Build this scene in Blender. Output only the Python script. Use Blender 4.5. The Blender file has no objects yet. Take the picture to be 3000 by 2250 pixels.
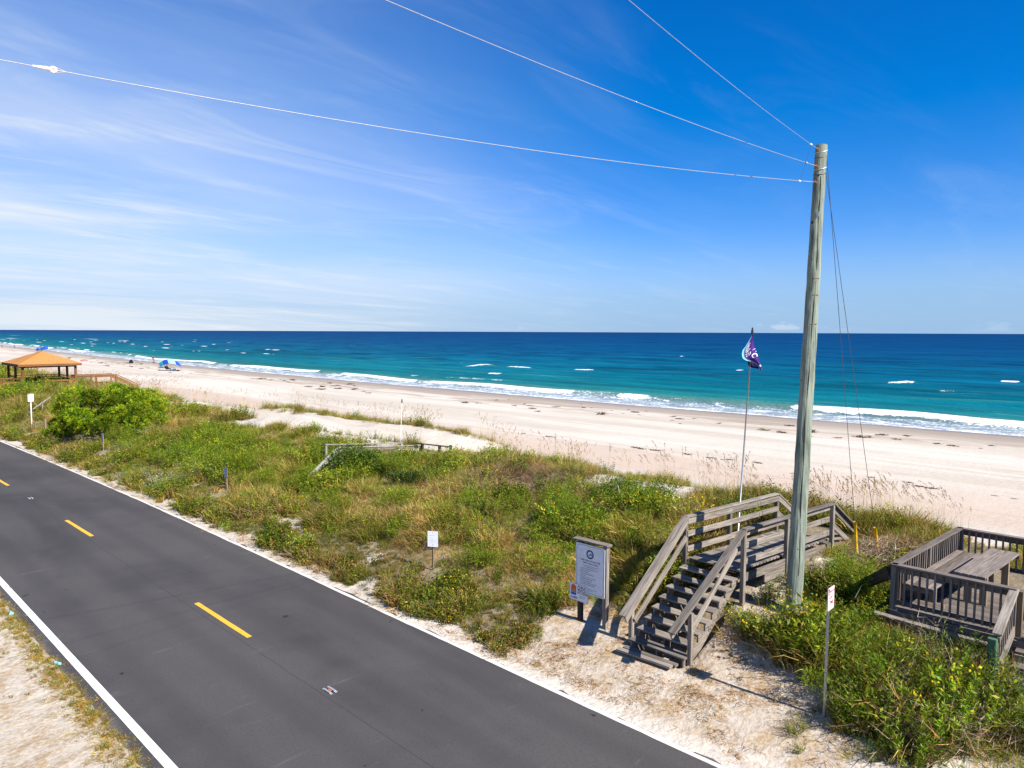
import bpy, math, random
import numpy as np
from math import sin, cos, tan, pi, radians, sqrt, atan2, exp
from mathutils import Vector, Matrix

scene = bpy.context.scene
COL = scene.collection
# ------------------------------------------------------------------ camera
# world axes: +Y runs along the road, +X points out to sea, road surface is z = 0
F, CAMH = 2080.0, 7.4                     # focal length in pixels of the 3000 px wide photograph, drone height
PITCH, ROLL, YAW = radians(4.207), radians(0.235), radians(46.2)
FW = np.array([sin(YAW)*cos(PITCH), cos(YAW)*cos(PITCH), -sin(PITCH)])
_r = np.array([cos(YAW), -sin(YAW), 0.0]); _u = np.cross(_r, FW)
RT = _r*cos(ROLL) + _u*sin(ROLL); UP = _u*cos(ROLL) - _r*sin(ROLL)
CAM = np.array([0, 0, CAMH])
cam = bpy.data.cameras.new('camera'); cam.sensor_width = 36; cam.sensor_fit = 'HORIZONTAL'
cam.lens = 36*F/3000; cam.clip_start = 0.1; cam.clip_end = 120000
cam_ob = bpy.data.objects.new('camera', cam); COL.objects.link(cam_ob)
M = Matrix.Identity(4)
for i in range(3):
    M[i][0], M[i][1], M[i][2], M[i][3] = RT[i], UP[i], -FW[i], CAM[i]
cam_ob.matrix_world = M
scene.camera = cam_ob

def ray(px, py): return FW + RT*(px-1500)/F + UP*(1125-py)/F
def at_z(px, py, z):
    d = ray(px, py); return CAM + d*((z-CAMH)/d[2])
def at_depth(px, py, dep): return CAM + ray(px, py)*dep
def depth(p): return float((np.array(p, float)-CAM) @ FW)
def height_at(px, py, x, y):                # height of a pixel on the vertical line through (x, y)
    return float(at_depth(px, py, (np.array([x, y, CAMH])-CAM) @ FW)[2])

# ------------------------------------------------------------------ sky and sun
SUN_EL, SUN_AZ = radians(41.5), atan2(0.03, -1.0)
world = bpy.data.worlds.new('World'); scene.world = world; world.use_nodes = True
wn, wl = world.node_tree.nodes, world.node_tree.links
wn.clear()
def N(nt, t, **k):
    n = nt.nodes.new(t)
    for a, v in k.items():
        if a.startswith('_'): n.inputs[int(a[1:])].default_value = v
        else: setattr(n, a, v)
    return n
def L(nt, a, b): nt.links.new(a, b)
WT = world.node_tree
def wmath(op, a, b=None, clamp=False):
    n = N(WT, 'ShaderNodeMath', operation=op, use_clamp=clamp)
    for i, v in enumerate((a, b)):
        if v is None: continue
        if isinstance(v, (int, float)): n.inputs[i].default_value = v
        else: L(WT, v, n.inputs[i])
    return n.outputs[0]
sky = N(WT, 'ShaderNodeTexSky', sky_type='NISHITA', sun_disc=False, sun_elevation=SUN_EL, sun_rotation=SUN_AZ,
        altitude=0, air_density=1.0, dust_density=0.0, ozone_density=3.0)
hsv = N(WT, 'ShaderNodeHueSaturation'); hsv.inputs['Saturation'].default_value = 1.28; hsv.inputs['Value'].default_value = 1.0
gam = N(WT, 'ShaderNodeGamma'); gam.inputs[1].default_value = 1.0
L(WT, sky.outputs[0], hsv.inputs['Color'])
# the photograph's strong colour grading: less red, more blue, over the whole sky alike
grd = N(WT, 'ShaderNodeVectorMath', operation='MULTIPLY_ADD'); grd.inputs[1].default_value = (0.75, 0.76, 1.24); grd.inputs[2].default_value = (-0.58, 0.0, 0.0)
grm = N(WT, 'ShaderNodeVectorMath', operation='MAXIMUM'); grm.inputs[1].default_value = (0.01, 0.01, 0.01)
L(WT, hsv.outputs[0], grd.inputs[0]); L(WT, grd.outputs[0], grm.inputs[0]); L(WT, grm.outputs[0], gam.inputs[0])
tc = N(WT, 'ShaderNodeTexCoord')
sep = N(WT, 'ShaderNodeSeparateXYZ'); L(WT, tc.outputs['Generated'], sep.inputs[0])
dx, dy, dz = sep.outputs
zc = wmath('ADD', wmath('MAXIMUM', dz, 0.0), 0.10)
pu, pv = wmath('DIVIDE', dx, zc), wmath('DIVIDE', dy, zc)
comb = N(WT, 'ShaderNodeCombineXYZ'); L(WT, pu, comb.inputs[0]); L(WT, pv, comb.inputs[1])
def wnoise(scale3, rot, sc, det, rough, dist, w=0.0):
    mp = N(WT, 'ShaderNodeMapping'); mp.inputs['Rotation'].default_value = (0, 0, rot); mp.inputs['Scale'].default_value = scale3
    mp.inputs['Location'].default_value = (w, w*.7, w*.3)
    L(WT, comb.outputs[0], mp.inputs[0])
    nz = N(WT, 'ShaderNodeTexNoise'); nz.inputs['Scale'].default_value = sc; nz.inputs['Detail'].default_value = det
    nz.inputs['Roughness'].default_value = rough; nz.inputs['Distortion'].default_value = dist
    L(WT, mp.outputs[0], nz.inputs['Vector']); return nz.outputs[0]
def wrange(v, a, b, c=0.0, d=1.0):
    m = N(WT, 'ShaderNodeMapRange', clamp=True, interpolation_type='SMOOTHSTEP')
    m.inputs[1].default_value, m.inputs[2].default_value, m.inputs[3].default_value, m.inputs[4].default_value = a, b, c, d
    L(WT, v, m.inputs[0]); return m.outputs[0]
wisp = wrange(wnoise((0.5, 1.6, 1), radians(35), 1.6, 9, 0.62, 0.9), 0.44, 0.80)
sheet = wrange(wnoise((0.45, 1.1, 1), radians(25), 0.42, 6, 0.55, 0.5, 3.1), 0.36, 0.70)
# the cirrus lies mainly up the coast (towards +Y) and thins out towards the south
side = wrange(wmath('ADD', wmath('MULTIPLY', dy, 1.0), wmath('MULTIPLY', dx, -0.42)), 0.16, 0.98)
low = wrange(dz, 0.50, 0.02)
body = wmath('ADD', wmath('ADD', wmath('MULTIPLY', sheet, 0.50), wmath('MULTIPLY', wisp, 0.36)), 0.36)
cir = wmath('MULTIPLY', body, wmath('MULTIPLY', side, wmath('ADD', wmath('MULTIPLY', low, 0.98), 0.34)))
cir = wmath('ADD', cir, wmath('MULTIPLY', wmath('MULTIPLY', wisp, sheet), 0.16), True)
# a faint milky veil of moisture just above the sea and small cumulus along the horizon
puffn = N(WT, 'ShaderNodeTexNoise'); puffn.inputs['Scale'].default_value = 26; puffn.inputs['Detail'].default_value = 5
pm = N(WT, 'ShaderNodeMapping'); pm.inputs['Scale'].default_value = (1, 1, 2.6); L(WT, tc.outputs['Generated'], pm.inputs[0]); L(WT, pm.outputs[0], puffn.inputs['Vector'])
pbig = N(WT, 'ShaderNodeTexNoise'); pbig.inputs['Scale'].default_value = 4.5; pbig.inputs['Detail'].default_value = 1; L(WT, tc.outputs['Generated'], pbig.inputs['Vector'])
puff = wmath('MULTIPLY', wrange(puffn.outputs[0], 0.50, 0.62), wmath('MULTIPLY', wrange(dz, 0.030, 0.012), wrange(dz, 0.001, 0.006)))
puff = wmath('MULTIPLY', puff, wrange(pbig.outputs[0], 0.47, 0.60))
cld = wmath('MAXIMUM', cir, wmath('MULTIPLY', puff, 0.42), True)
mixc = N(WT, 'ShaderNodeMix', data_type='RGBA')
mixc.inputs['B'].default_value = (6.1, 6.7, 7.4, 1)
veil = N(WT, 'ShaderNodeMix', data_type='RGBA'); veil.inputs['B'].default_value = (2.25, 4.05, 6.35, 1)
L(WT, wrange(dz, 0.14, 0.0, 0.0, 0.85), veil.inputs['Factor']); L(WT, gam.outputs[0], veil.inputs['A'])
L(WT, cld, mixc.inputs['Factor']); L(WT, veil.outputs['Result'], mixc.inputs['A'])
bg = N(WT, 'ShaderNodeBackground'); bg.inputs['Strength'].default_value = 0.069
L(WT, mixc.outputs['Result'], bg.inputs['Color'])
wo = N(WT, 'ShaderNodeOutputWorld'); L(WT, bg.outputs[0], wo.inputs[0])

sun = bpy.data.lights.new('sun', 'SUN'); sun.energy = 5.0; sun.angle = radians(0.53); sun.color = (1.0, 0.955, 0.88)
sun_ob = bpy.data.objects.new('sun', sun); COL.objects.link(sun_ob)
sdir = Vector((sin(SUN_AZ)*cos(SUN_EL), cos(SUN_AZ)*cos(SUN_EL), sin(SUN_EL)))
sun_ob.rotation_euler = sdir.to_track_quat('Z', 'Y').to_euler(); sun_ob.location = (0, 0, 60)
vs = scene.view_settings
vs.view_transform = 'Standard'; vs.look = 'None'; vs.exposure = 0.90; vs.gamma = 1; vs.use_curve_mapping = False
scene.render.engine = 'CYCLES'

# ------------------------------------------------------------------ helpers
WM = {}                                     # world matrices of everything built here
def mesh_of(verts, faces, name='m', smooth=False):
    me = bpy.data.meshes.new(name); me.from_pydata([tuple(v) for v in verts], [], [tuple(f) for f in faces]); me.update()
    if smooth: me.polygons.foreach_set('use_smooth', [True]*len(me.polygons))
    return me
def link(name, data, mw=None, parent=None, mat=None):
    o = bpy.data.objects.new(name, data); COL.objects.link(o)
    mw = mw if mw is not None else Matrix.Identity(4)
    WM[o] = mw
    if parent is not None:
        o.parent = parent; o.matrix_basis = WM[parent].inverted() @ mw
    else: o.matrix_basis = mw
    if mat is not None and data is not None and len(data.materials) == 0: data.materials.append(mat)
    return o
def tag(o, label=None, cat=None, group=None, kind=None):
    for k, v in (('label', label), ('category', cat), ('group', group), ('kind', kind)):
        if v: o[k] = v
    return o
def thing(name, loc, label, cat, group=None, rz=0.0):
    mw = Matrix.Translation(Vector([float(c) for c in loc])) @ Matrix.Rotation(rz, 4, 'Z')
    return tag(link(name, None, mw), label, cat, group)
def V(*a): return Vector([float(c) for c in (a[0] if len(a) == 1 else a)])
_cache = {}
def prism_mesh(l, w, t, c=None):
    k = (round(l, 3), round(w, 3), round(t, 3))
    if k in _cache: return _cache[k].copy() if False else _cache[k]
    c = min(w, t)*0.10 if c is None else c
    a, b = w/2, t/2
    sec = [(-a, -b+c), (-a+c, -b), (a-c, -b), (a, -b+c), (a, b-c), (a-c, b), (-a+c, b), (-a, b-c)]
    vs_ = [(x, y, z) for x in (0, l) for y, z in sec]
    fs = [(i, (i+1) % 8, 8+(i+1) % 8, 8+i) for i in range(8)] + [tuple(reversed(range(8))), tuple(range(8, 16))]
    fs = [tuple(reversed(f)) for f in fs]
    me = mesh_of(vs_, fs); _cache[k] = me; return me
_mcache = {}
def board(parent, name, p0, p1, w, t, mat, up=(0, 0, 1)):
    """plank from p0 to p1: w across, t along 'up'; its own object with length on local X"""
    p0, p1 = V(p0), V(p1); x = (p1-p0); l = x.length; x.normalize()
    y = V(up).cross(x)
    if y.length < 1e-4: y = Vector((0, 1, 0))
    y.normalize(); z = x.cross(y)
    key = (round(l, 3), round(w, 3), round(t, 3), mat.name)
    if key not in _mcache:
        me = prism_mesh(l, w, t).copy(); me.materials.append(mat); _mcache[key] = me
    mw = Matrix(((x[0], y[0], z[0], p0[0]), (x[1], y[1], z[1], p0[1]), (x[2], y[2], z[2], p0[2]), (0, 0, 0, 1)))
    return link(name, _mcache[key], mw, parent)
def tube(pts, rad, n=6, caps=True):
    pts = [V(p) for p in pts]; rad = rad if hasattr(rad, '__len__') else [rad]*len(pts)
    vs_, fs = [], []
    t0 = (pts[1]-pts[0]).normalized(); ref = Vector((0, 0, 1)) if abs(t0.z) < .9 else Vector((1, 0, 0))
    for i, p in enumerate(pts):
        t = (pts[min(i+1, len(pts)-1)]-pts[max(i-1, 0)]).normalized()
        u = t.cross(ref).normalized(); v = t.cross(u); ref = u.cross(t)
        for k in range(n):
            a = 2*pi*k/n; vs_.append(p + (u*cos(a)+v*sin(a))*rad[i])
    for i in range(len(pts)-1):
        for k in range(n):
            fs.append((i*n+k, i*n+(k+1) % n, (i+1)*n+(k+1) % n, (i+1)*n+k))
    if caps: fs += [tuple(range(n)), tuple(reversed(range((len(pts)-1)*n, len(pts)*n)))]
    return vs_, fs
def join(parts):
    vs_, fs = [], []
    for v, f in parts:
        o = len(vs_); vs_ += list(v); fs += [tuple(i+o for i in q) for q in f]
    return vs_, fs
def boxvf(c, s, rz=0.0):
    cx, cy, cz = c; a, b, d = s[0]/2, s[1]/2, s[2]/2; C_, S_ = cos(rz), sin(rz)
    v = [(cx+x*C_-y*S_, cy+x*S_+y*C_, cz+z) for z in (-d, d) for x, y in ((-a, -b), (a, -b), (a, b), (-a, b))]
    return v, [(3, 2, 1, 0), (4, 5, 6, 7), (0, 1, 5, 4), (1, 2, 6, 5), (2, 3, 7, 6), (3, 0, 4, 7)]
def text_vf(body, size, align='LEFT', ext=0.0):
    cu = bpy.data.curves.new('t', 'FONT'); cu.body = body; cu.size = size; cu.align_x = align; cu.resolution_u = 2; cu.offset = size*.022
    ob = bpy.data.objects.new('t', cu); me = bpy.data.meshes.new_from_object(ob)
    v = [tuple(q.co) for q in me.vertices]; f = [tuple(p.vertices) for p in me.polygons]
    bpy.data.objects.remove(ob); bpy.data.curves.remove(cu); bpy.data.meshes.remove(me)
    return v, f
# numpy value noise
_rs = np.random.RandomState(7); _T = _rs.rand(256, 256)
def vnoise(x, y):
    xi, yi = np.floor(x).astype(int), np.floor(y).astype(int); fx, fy = x-xi, y-yi
    fx, fy = fx*fx*(3-2*fx), fy*fy*(3-2*fy)
    g = lambda a, b: _T[a % 256, b % 256]
    return (g(xi, yi)*(1-fx)+g(xi+1, yi)*fx)*(1-fy) + (g(xi, yi+1)*(1-fx)+g(xi+1, yi+1)*fx)*fy
def fbm(x, y, o=4):
    x, y = np.asarray(x, float), np.asarray(y, float); s = 0; a = .5; n = 0
    for i in range(o):
        s = s + a*vnoise(x*2**i+17.3*i, y*2**i+5.1*i); n += a; a *= .5
    return s/n
def sstep(a, b, x):
    t = np.clip((np.asarray(x, float)-a)/(b-a), 0, 1); return t*t*(3-2*t)

# ------------------------------------------------------------------ materials
MATS = {}
class NT:
    """tiny node helper"""
    def __init__(s, name):
        s.m = bpy.data.materials.new(name); s.m.use_nodes = True; s.t = s.m.node_tree; s.t.nodes.clear()
        s.out = s.n('ShaderNodeOutputMaterial'); MATS[name] = s.m
    def n(s, t, **k): return N(s.t, t, **k)
    def l(s, a, b): s.t.links.new(a, b)
    def setin(s, node, key, v):
        if v is None: return
        if isinstance(v, bpy.types.NodeSocket): s.l(v, node.inputs[key])
        else:
            if isinstance(v, tuple) and len(v) == 3 and node.inputs[key].type == 'RGBA': v = v+(1,)
            node.inputs[key].default_value = v
    def math(s, op, a, b=None, c=None, clamp=False):
        n = s.n('ShaderNodeMath', operation=op, use_clamp=clamp)
        for i, v in enumerate((a, b, c)): s.setin(n, i, v)
        return n.outputs[0]
    def noise(s, scale, vec=None, detail=4, rough=.55, dist=0, dim=None):
        n = s.n('ShaderNodeTexNoise'); s.setin(n, 'Scale', scale); s.setin(n, 'Detail', detail); s.setin(n, 'Roughness', rough); s.setin(n, 'Distortion', dist)
        if vec is not None: s.l(vec, n.inputs['Vector'])
        return n.outputs[0]
    def coord(s, which='Object', scale=(1, 1, 1), rot=(0, 0, 0), loc=(0, 0, 0)):
        c = s.n('ShaderNodeTexCoord'); m = s.n('ShaderNodeMapping'); s.setin(m, 'Scale', scale); s.setin(m, 'Rotation', rot); s.setin(m, 'Location', loc)
        s.l(c.outputs[which], m.inputs[0]); return m.outputs[0]
    def rng(s, v, a, b, c=0., d=1., smooth=True):
        m = s.n('ShaderNodeMapRange', clamp=True, interpolation_type='SMOOTHSTEP' if smooth else 'LINEAR')
        for i, q in enumerate((v, a, b, c, d)): s.setin(m, i, q)
        return m.outputs[0]
    def mix(s, f, a, b, mode='MIX'):
        m = s.n('ShaderNodeMix', data_type='RGBA', blend_type=mode)
        s.setin(m, 'Factor', f); s.setin(m, 'A', a); s.setin(m, 'B', b); return m.outputs['Result']
    def ramp(s, v, stops):
        r = s.n('ShaderNodeValToRGB'); e = r.color_ramp.elements
        while len(e) < len(stops): e.new(0.5)
        for i, (p, c) in enumerate(stops): e[i].position = p; e[i].color = tuple(c)+(1,)
        s.l(v, r.inputs[0]); return r.outputs[0]
    def attr(s, name, kind='GEOMETRY'):
        return s.n('ShaderNodeAttribute', attribute_name=name, attribute_type=kind)
    def objrand(s): return s.n('ShaderNodeObjectInfo').outputs['Random']
    def bump(s, h, strength=.3, dist=.02):
        b = s.n('ShaderNodeBump'); s.setin(b, 'Height', h); s.setin(b, 'Strength', strength); s.setin(b, 'Distance', dist); return b.outputs[0]
    def bsdf(s, col, rough=.8, spec=.2, metal=0, normal=None, **k):
        b = s.n('ShaderNodeBsdfPrincipled'); s.setin(b, 'Base Color', col); s.setin(b, 'Roughness', rough); s.setin(b, 'Specular IOR Level', spec); s.setin(b, 'Metallic', metal)
        if normal is not None: s.l(normal, b.inputs['Normal'])
        for q, v in k.items(): s.setin(b, q.replace('_', ' '), v)
        s.l(b.outputs[0], s.out.inputs[0]); return b
def simple(name, col, rough=.6, spec=.3, metal=0, var=.12, sc=8):
    col = tuple(x*(.80 if max(col) < .7 else .95) for x in col)
    t = NT(name); nz = t.noise(sc, t.coord(), 5)
    c = t.mix(t.rng(nz, .3, .7), tuple(x*(1-var) for x in col), tuple(min(1, x*(1+var)) for x in col))
    t.bsdf(c, rough, spec, metal, normal=t.bump(nz, .08, .01)); return t.m
def wood(name, dark, light, moss=(.2, .23, .15), mossamt=.25, rough=.85):
    dark, light, moss = (tuple(x*.80 for x in q) for q in (dark, light, moss))
    t = NT(name)
    r = t.objrand(); off = t.n('ShaderNodeCombineXYZ'); t.setin(off, 0, t.math('MULTIPLY', r, 37.)); t.setin(off, 1, t.math('MULTIPLY', r, 11.)); t.setin(off, 2, t.math('MULTIPLY', r, 23.))
    c = t.n('ShaderNodeTexCoord'); add = t.n('ShaderNodeVectorMath', operation='ADD'); t.l(c.outputs['Object'], add.inputs[0]); t.l(off.outputs[0], add.inputs[1])
    mp = t.n('ShaderNodeMapping'); t.setin(mp, 'Scale', (1.6, 26, 26)); t.l(add.outputs[0], mp.inputs[0])
    grain = t.noise(1.0, mp.outputs[0], 6, .62, .6)
    mp2 = t.n('ShaderNodeMapping'); t.setin(mp2, 'Scale', (2.2, 5, 5)); t.l(add.outputs[0], mp2.inputs[0])
    blot = t.noise(1.0, mp2.outputs[0], 4, .6, .3)
    col = t.mix(t.rng(grain, .30, .72), dark, light)
    col = t.mix(t.rng(blot, .52, .80, 0, mossamt), col, moss)
    col = t.mix(t.rng(grain, .35, .29, 0, .45), col, tuple(x*.4 for x in dark))       # checks along the grain
    v = t.rng(r, 0, 1, .62, 1.22, False); vv = t.n('ShaderNodeCombineXYZ')
    for i in range(3): t.setin(vv, i, v)
    col = t.mix(1.0, col, vv.outputs[0], 'MULTIPLY')
    t.bsdf(col, rough, .15, normal=t.bump(grain, .45, .006)); return t.m
GREY = wood('weathered_grey_wood', (.155, .128, .104), (.40, .345, .285), (.23, .24, .17), .30)
PALE = wood('pale_dry_wood', (.26, .235, .20), (.52, .48, .41), (.36, .36, .27), .15)
DECK = wood('deck_brown_grey_wood', (.145, .115, .095), (.30, .25, .21), (.20, .21, .14), .18)
GREENP = wood('green_treated_post', (.06, .13, .075), (.13, .24, .14), (.10, .18, .10), .3)
DARKW = wood('dark_old_timber', (.028, .024, .02), (.085, .07, .055), (.06, .075, .04), .35)
STAKE = wood('raw_stake_wood', (.20, .14, .085), (.40, .30, .19), (.25, .22, .15), .2)
CEDAR = wood('stained_cedar', (.20, .085, .032), (.34, .16, .068), (.20, .10, .05), .2)
GALV = simple('galvanised_steel', (.46, .48, .49), .42, .5, .75, .10, 20)
STEEL = simple('cable_steel', (.50, .50, .50), .5, .4, .3, .12, 30)
DARKWIRE = simple('dark_wire', (.10, .10, .105), .5, .4, .4, .1, 30)
RUST = simple('rusty_iron', (.30, .13, .05), .8, .3, .2, .35, 40)
WHITE = simple('white_enamel', (.80, .80, .80), .45, .35, 0, .03, 6)
FADED = simple('faded_white_sign', (.70, .72, .74), .55, .3, 0, .06, 9)
BLUEGREY = simple('faded_blue_grey_sign', (.36, .43, .50), .6, .3, 0, .25, 22)
REDP = simple('red_sign_ink', (.60, .03, .05), .5, .3, 0, .05)
NAVY = simple('navy_ink', (.015, .035, .16), .5, .3, 0, .05)
TEALI = simple('teal_ink', (.02, .22, .30), .5, .3, 0, .05)
INK = simple('dark_ink', (.03, .035, .06), .5, .3, 0, .05)
ORANGE = simple('orange_print', (.72, .14, .01), .5, .3, 0, .05)
BLUEP = simple('blue_print', (.02, .09, .42), .5, .3, 0, .05)
YELLOWG = simple('yellow_plastic', (.78, .47, .01), .45, .4, 0, .08, 12)
# ------------------------------------------------------------------ terrain
def shore(y):
    return np.interp(y, [-600, -60, 10, 26, 45, 98, 146, 220, 300, 480, 1000, 4000], [86, 75, 71, 70, 69, 68, 68.6, 71.5, 76, 88.6, 128, 400])
_px = [-400, -60, 3.0, 3.92, 4.22, 10.7, 10.97, 11.5, 12.5, 13.5, 15.5, 17.5, 20, 22, 25, 28, 31, 40, 58, 69, 80, 120, 400, 4000]
_pz = [.1, -.05, .015, .016, -.035, -.035, .008, .03, .28, .46, 1.05, 1.38, 1.62, 1.75, 1.25, .75, .35, .05, -.50, -1., -1.7, -4, -8, -30]
def road_x(y):                               # the road bends very slightly landward far up the coast
    return -0.62*np.clip((np.asarray(y, float)-26)/31, 0, 40)**1.6
def hgt(x, y):
    x, y = np.asarray(x, float), np.asarray(y, float)
    xs = x - (shore(y)-69)*sstep(30, 66, x) - np.maximum(road_x(y), -6)*sstep(40, 12, x)
    z = np.interp(xs, _px, _pz)
    dm = sstep(12.6, 15.5, xs)*sstep(30, 25, xs)
    keep = 1-.8*sstep(4.5, 6, y)*sstep(10, 9, y)*sstep(21, 19.5, x)
    keep = keep*(1-.7*sstep(.5, 1.5, y)*sstep(5.5, 4.6, y))
    z = z + dm*keep*((fbm(x/7.5+3, y/9.5, 3)-.5)*.95 + (fbm(x/1.9, y/2.3+9, 3)-.5)*.42)
    z = z + sstep(64, 76, y)*sstep(12.5, 16.5, xs)*sstep(25, 21, xs)*.42
    z = z + .50*np.exp(-((x-22.0)/1.7)**2-((y-39.8)/4.)**2)                                   # bare sand hump
    z = z - .38*sstep(12.9, 13.3, x)*sstep(15.5, 15.1, x)*sstep(7.45, 7.6, y)*sstep(8.75, 8.6, y)   # ground dug out unseen under the stairs, shaped to deepen the shade between treads
    z = z + .70*np.exp(-((xs-26.3)/2.3)**2)*sstep(25, 29, y)*sstep(58, 48, y)               # young foredune
    z = z + sstep(11.3, 12.4, xs)*sstep(30, 13, xs)*(fbm(x/.55, y/.55, 2)-.5)*.07
    bm = sstep(29, 33, x)*sstep(66, 58, xs)
    z = z + bm*((fbm(x/9., y/26., 3)-.5)*.28 + (fbm(x/1.1, y/1.1, 2)-.5)*.05)
    lm = sstep(3.6, 2.6, x)
    z = z + lm*((fbm(x/2.5, y/2.5, 3)-.5)*.08)
    z = z + (fbm(x/.22, y/.45, 3)-.5)*.05*(sstep(3.5, 3.9, x)*sstep(4.2, 4.0, x)+sstep(10.85, 10.95, xs)*sstep(11.6, 11.2, xs))
    return z
def hz(x, y): return float(hgt(np.array([x]), np.array([y]))[0])
def in_poly(x, y, P):
    r = np.zeros(np.shape(x), bool); n = len(P)
    for i in range(n):
        (x1, y1), (x2, y2) = P[i], P[(i+1) % n]
        if y1 == y2: continue
        c = ((y1 > y) != (y2 > y)) & (x < (x2-x1)*(y-y1)/(y2-y1)+x1); r ^= c
    return r
BLOW = [(18.6, 46), (22.4, 44.5), (24.9, 38.5), (27.0, 33), (27.3, 28.5), (25.5, 26.2), (23.9, 28), (22.2, 32), (20.2, 37), (19.0, 42)]
def vegmask(x, y):
    """0 bare sand .. 1 fully overgrown"""
    xs = x - np.maximum(road_x(y), -6)*sstep(40, 12, x)
    n = fbm(x/1.3+40, y/1.3, 3); nb = fbm(x/4.+9, y/5.+70, 3)
    m = sstep(11.10, 11.55, xs+(n-.5)*1.2)*sstep(24.2, 22.6, xs+(nb-.5)*3.4)
    acc = np.maximum(sstep(3.9, 5.0, y+(n-.5)*1.2), .85*sstep(13.0, 12.0, x+(n-.5)*2.2))*sstep(11.7, 10.6, y+(n-.5)*1.6)*sstep(14.6, 13.7, x+(n-.5)*1.0)
    m = m*(1-acc)                                                                     # trodden sand below the stairs
    path = sstep(5.75, 6.1, y+(n-.5)*.5)*sstep(7.6, 7.3, y)*sstep(20, 18, x)*sstep(13, 14, x)
    m = m*(1-.75*path)
    m = m*(1-in_poly(x, y, BLOW)*1.0)
    m = m*(1-sstep(.58, .68, nb)*sstep(19.5, 21, xs)*.9)
    corner = sstep(14.2, 12.6, x)*sstep(2.9, 2.1, y+(n-.5)*.8)
    m = m*(1-.9*corner)
    m = m*(1-sstep(.62, .70, n)*sstep(14.2, 13.0, xs)*.8)
    m = m*(1-.85*np.exp(-((xs-22.7)/.75)**2)*sstep(9, 11, y)*sstep(21, 18, y)*sstep(.40, .52, nb))
    m = np.maximum(m, .75*np.exp(-((xs-24.6)/1.0)**2)*sstep(8, 10, y)*sstep(24, 21, y)*sstep(.42, .55, n))
    m = np.maximum(m, .80*np.exp(-((xs-27.2)/1.1)**2)*sstep(27, 30, y)*sstep(58, 50, y)*sstep(.38, .52, n))
    return np.clip(m, 0, 1)

def axis(*segs):
    a = []
    for s, e, st in segs: a += list(np.arange(s, e, st))
    return np.array(a+[segs[-1][1]])
gx = np.concatenate([-np.geomspace(3000, 14, 22), axis((-12, 2, 1.0), (2, 3.5, .5), (3.5, 4.3, .07), (4.3, 10.7, 1.2), (10.7, 11.3, .07), (11.3, 31, .22), (31, 72, .55), (72, 130, 3)), np.geomspace(140, 3000, 12)])
gy = np.concatenate([-np.geomspace(3000, 22, 20), axis((-20, -2, 1.2), (-2, 36, .24), (36, 70, .5), (70, 140, 1.1), (140, 320, 5)), np.geomspace(330, 6000, 26)])
def grid_mesh(name, gx, gy, zf):
    X, Y = np.meshgrid(gx, gy, indexing='ij'); Zz = zf(X, Y)
    co = np.stack([X, Y, Zz], -1).reshape(-1, 3); nx, ny = len(gx), len(gy)
    i = np.arange(nx*ny).reshape(nx, ny)
    q = np.stack([i[:-1, :-1], i[1:, :-1], i[1:, 1:], i[:-1, 1:]], -1).reshape(-1, 4)
    me = bpy.data.meshes.new(name); me.vertices.add(len(co)); me.vertices.foreach_set('co', co.astype(np.float32).ravel())
    me.loops.add(q.size); me.loops.foreach_set('vertex_index', q.astype(np.int32).ravel())
    me.polygons.add(len(q)); me.polygons.foreach_set('loop_start', np.arange(0, q.size, 4, dtype=np.int32)); me.polygons.foreach_set('loop_total', np.full(len(q), 4, np.int32))
    me.polygons.foreach_set('use_smooth', np.ones(len(q), bool)); me.update(); me.validate()
    return me, X.ravel(), Y.ravel()
def fattr(me, name, vals):
    a = me.attributes.new(name, 'FLOAT', 'POINT'); a.data.foreach_set('value', np.asarray(vals, np.float32).ravel())
gm, GX, GY = grid_mesh('ground', gx, gy, hgt)
fattr(gm, 'veg', vegmask(GX, GY))
fattr(gm, 'shore', GX-shore(GY))
dead = sstep(10.9, 11.7, GX)*sstep(17.5, 14.5, GX)*sstep(2.5, 4.0, GY)*sstep(13, 11.5, GY)
dead = np.maximum(dead, sstep(-2.5, 1.6, GX)*sstep(4.4, 4.0, GX))
fattr(gm, 'litter', dead)
t = NT('sand')
P = t.coord('Object'); PB = t.coord('Object', (1.0, .16, 1)); 
big = t.noise(.16, PB, 5, .6, .6); med = t.noise(1.1, P, 5, .6); fine = t.noise(9, P, 5, .65); grit = t.noise(60, P, 3, .6)
sh = t.attr('shore').outputs['Fac']; vg = t.attr('veg').outputs['Fac']; lt = t.attr('litter').outputs['Fac']
dry = t.mix(t.rng(big, .35, .65), (.58, .505, .405), (.71, .64, .54))
dry = t.mix(t.math('MULTIPLY', t.rng(fine, .35, .75), t.rng(sh, -46, -36, .42, .15)), dry, (.45, .38, .295))
# the strip below the dune is pinker and damper, the swash zone is wet
shn = t.math('ADD', sh, t.math('MULTIPLY', t.math('SUBTRACT', big, .5), 9.0))
pink = t.math('MULTIPLY', t.rng(shn, -44, -39), t.rng(shn, -30, -36))
dry = t.mix(t.math('MULTIPLY', pink, .85), dry, (.585, .45, .345))
tan_ = t.math('MULTIPLY', t.rng(shn, -18, -13), t.rng(t.noise(.35, t.coord('Object', (1, .22, 1)), 4, .6, .8), .44, .60))
dry = t.mix(t.math('MULTIPLY', tan_, .95), dry, (.43, .345, .265))
tr = t.noise(1.0, t.coord('Object', (3.2, .035, 1), (0, 0, .03)), 3, .6)                 # vehicle tracks along the beach
trk = t.math('MULTIPLY', t.rng(tr, .56, .66), t.math('MULTIPLY', t.rng(sh, -42, -36), t.rng(sh, -12, -16)))
dry = t.mix(t.math('MULTIPLY', trk, .7), dry, (.47, .40, .325))
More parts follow.
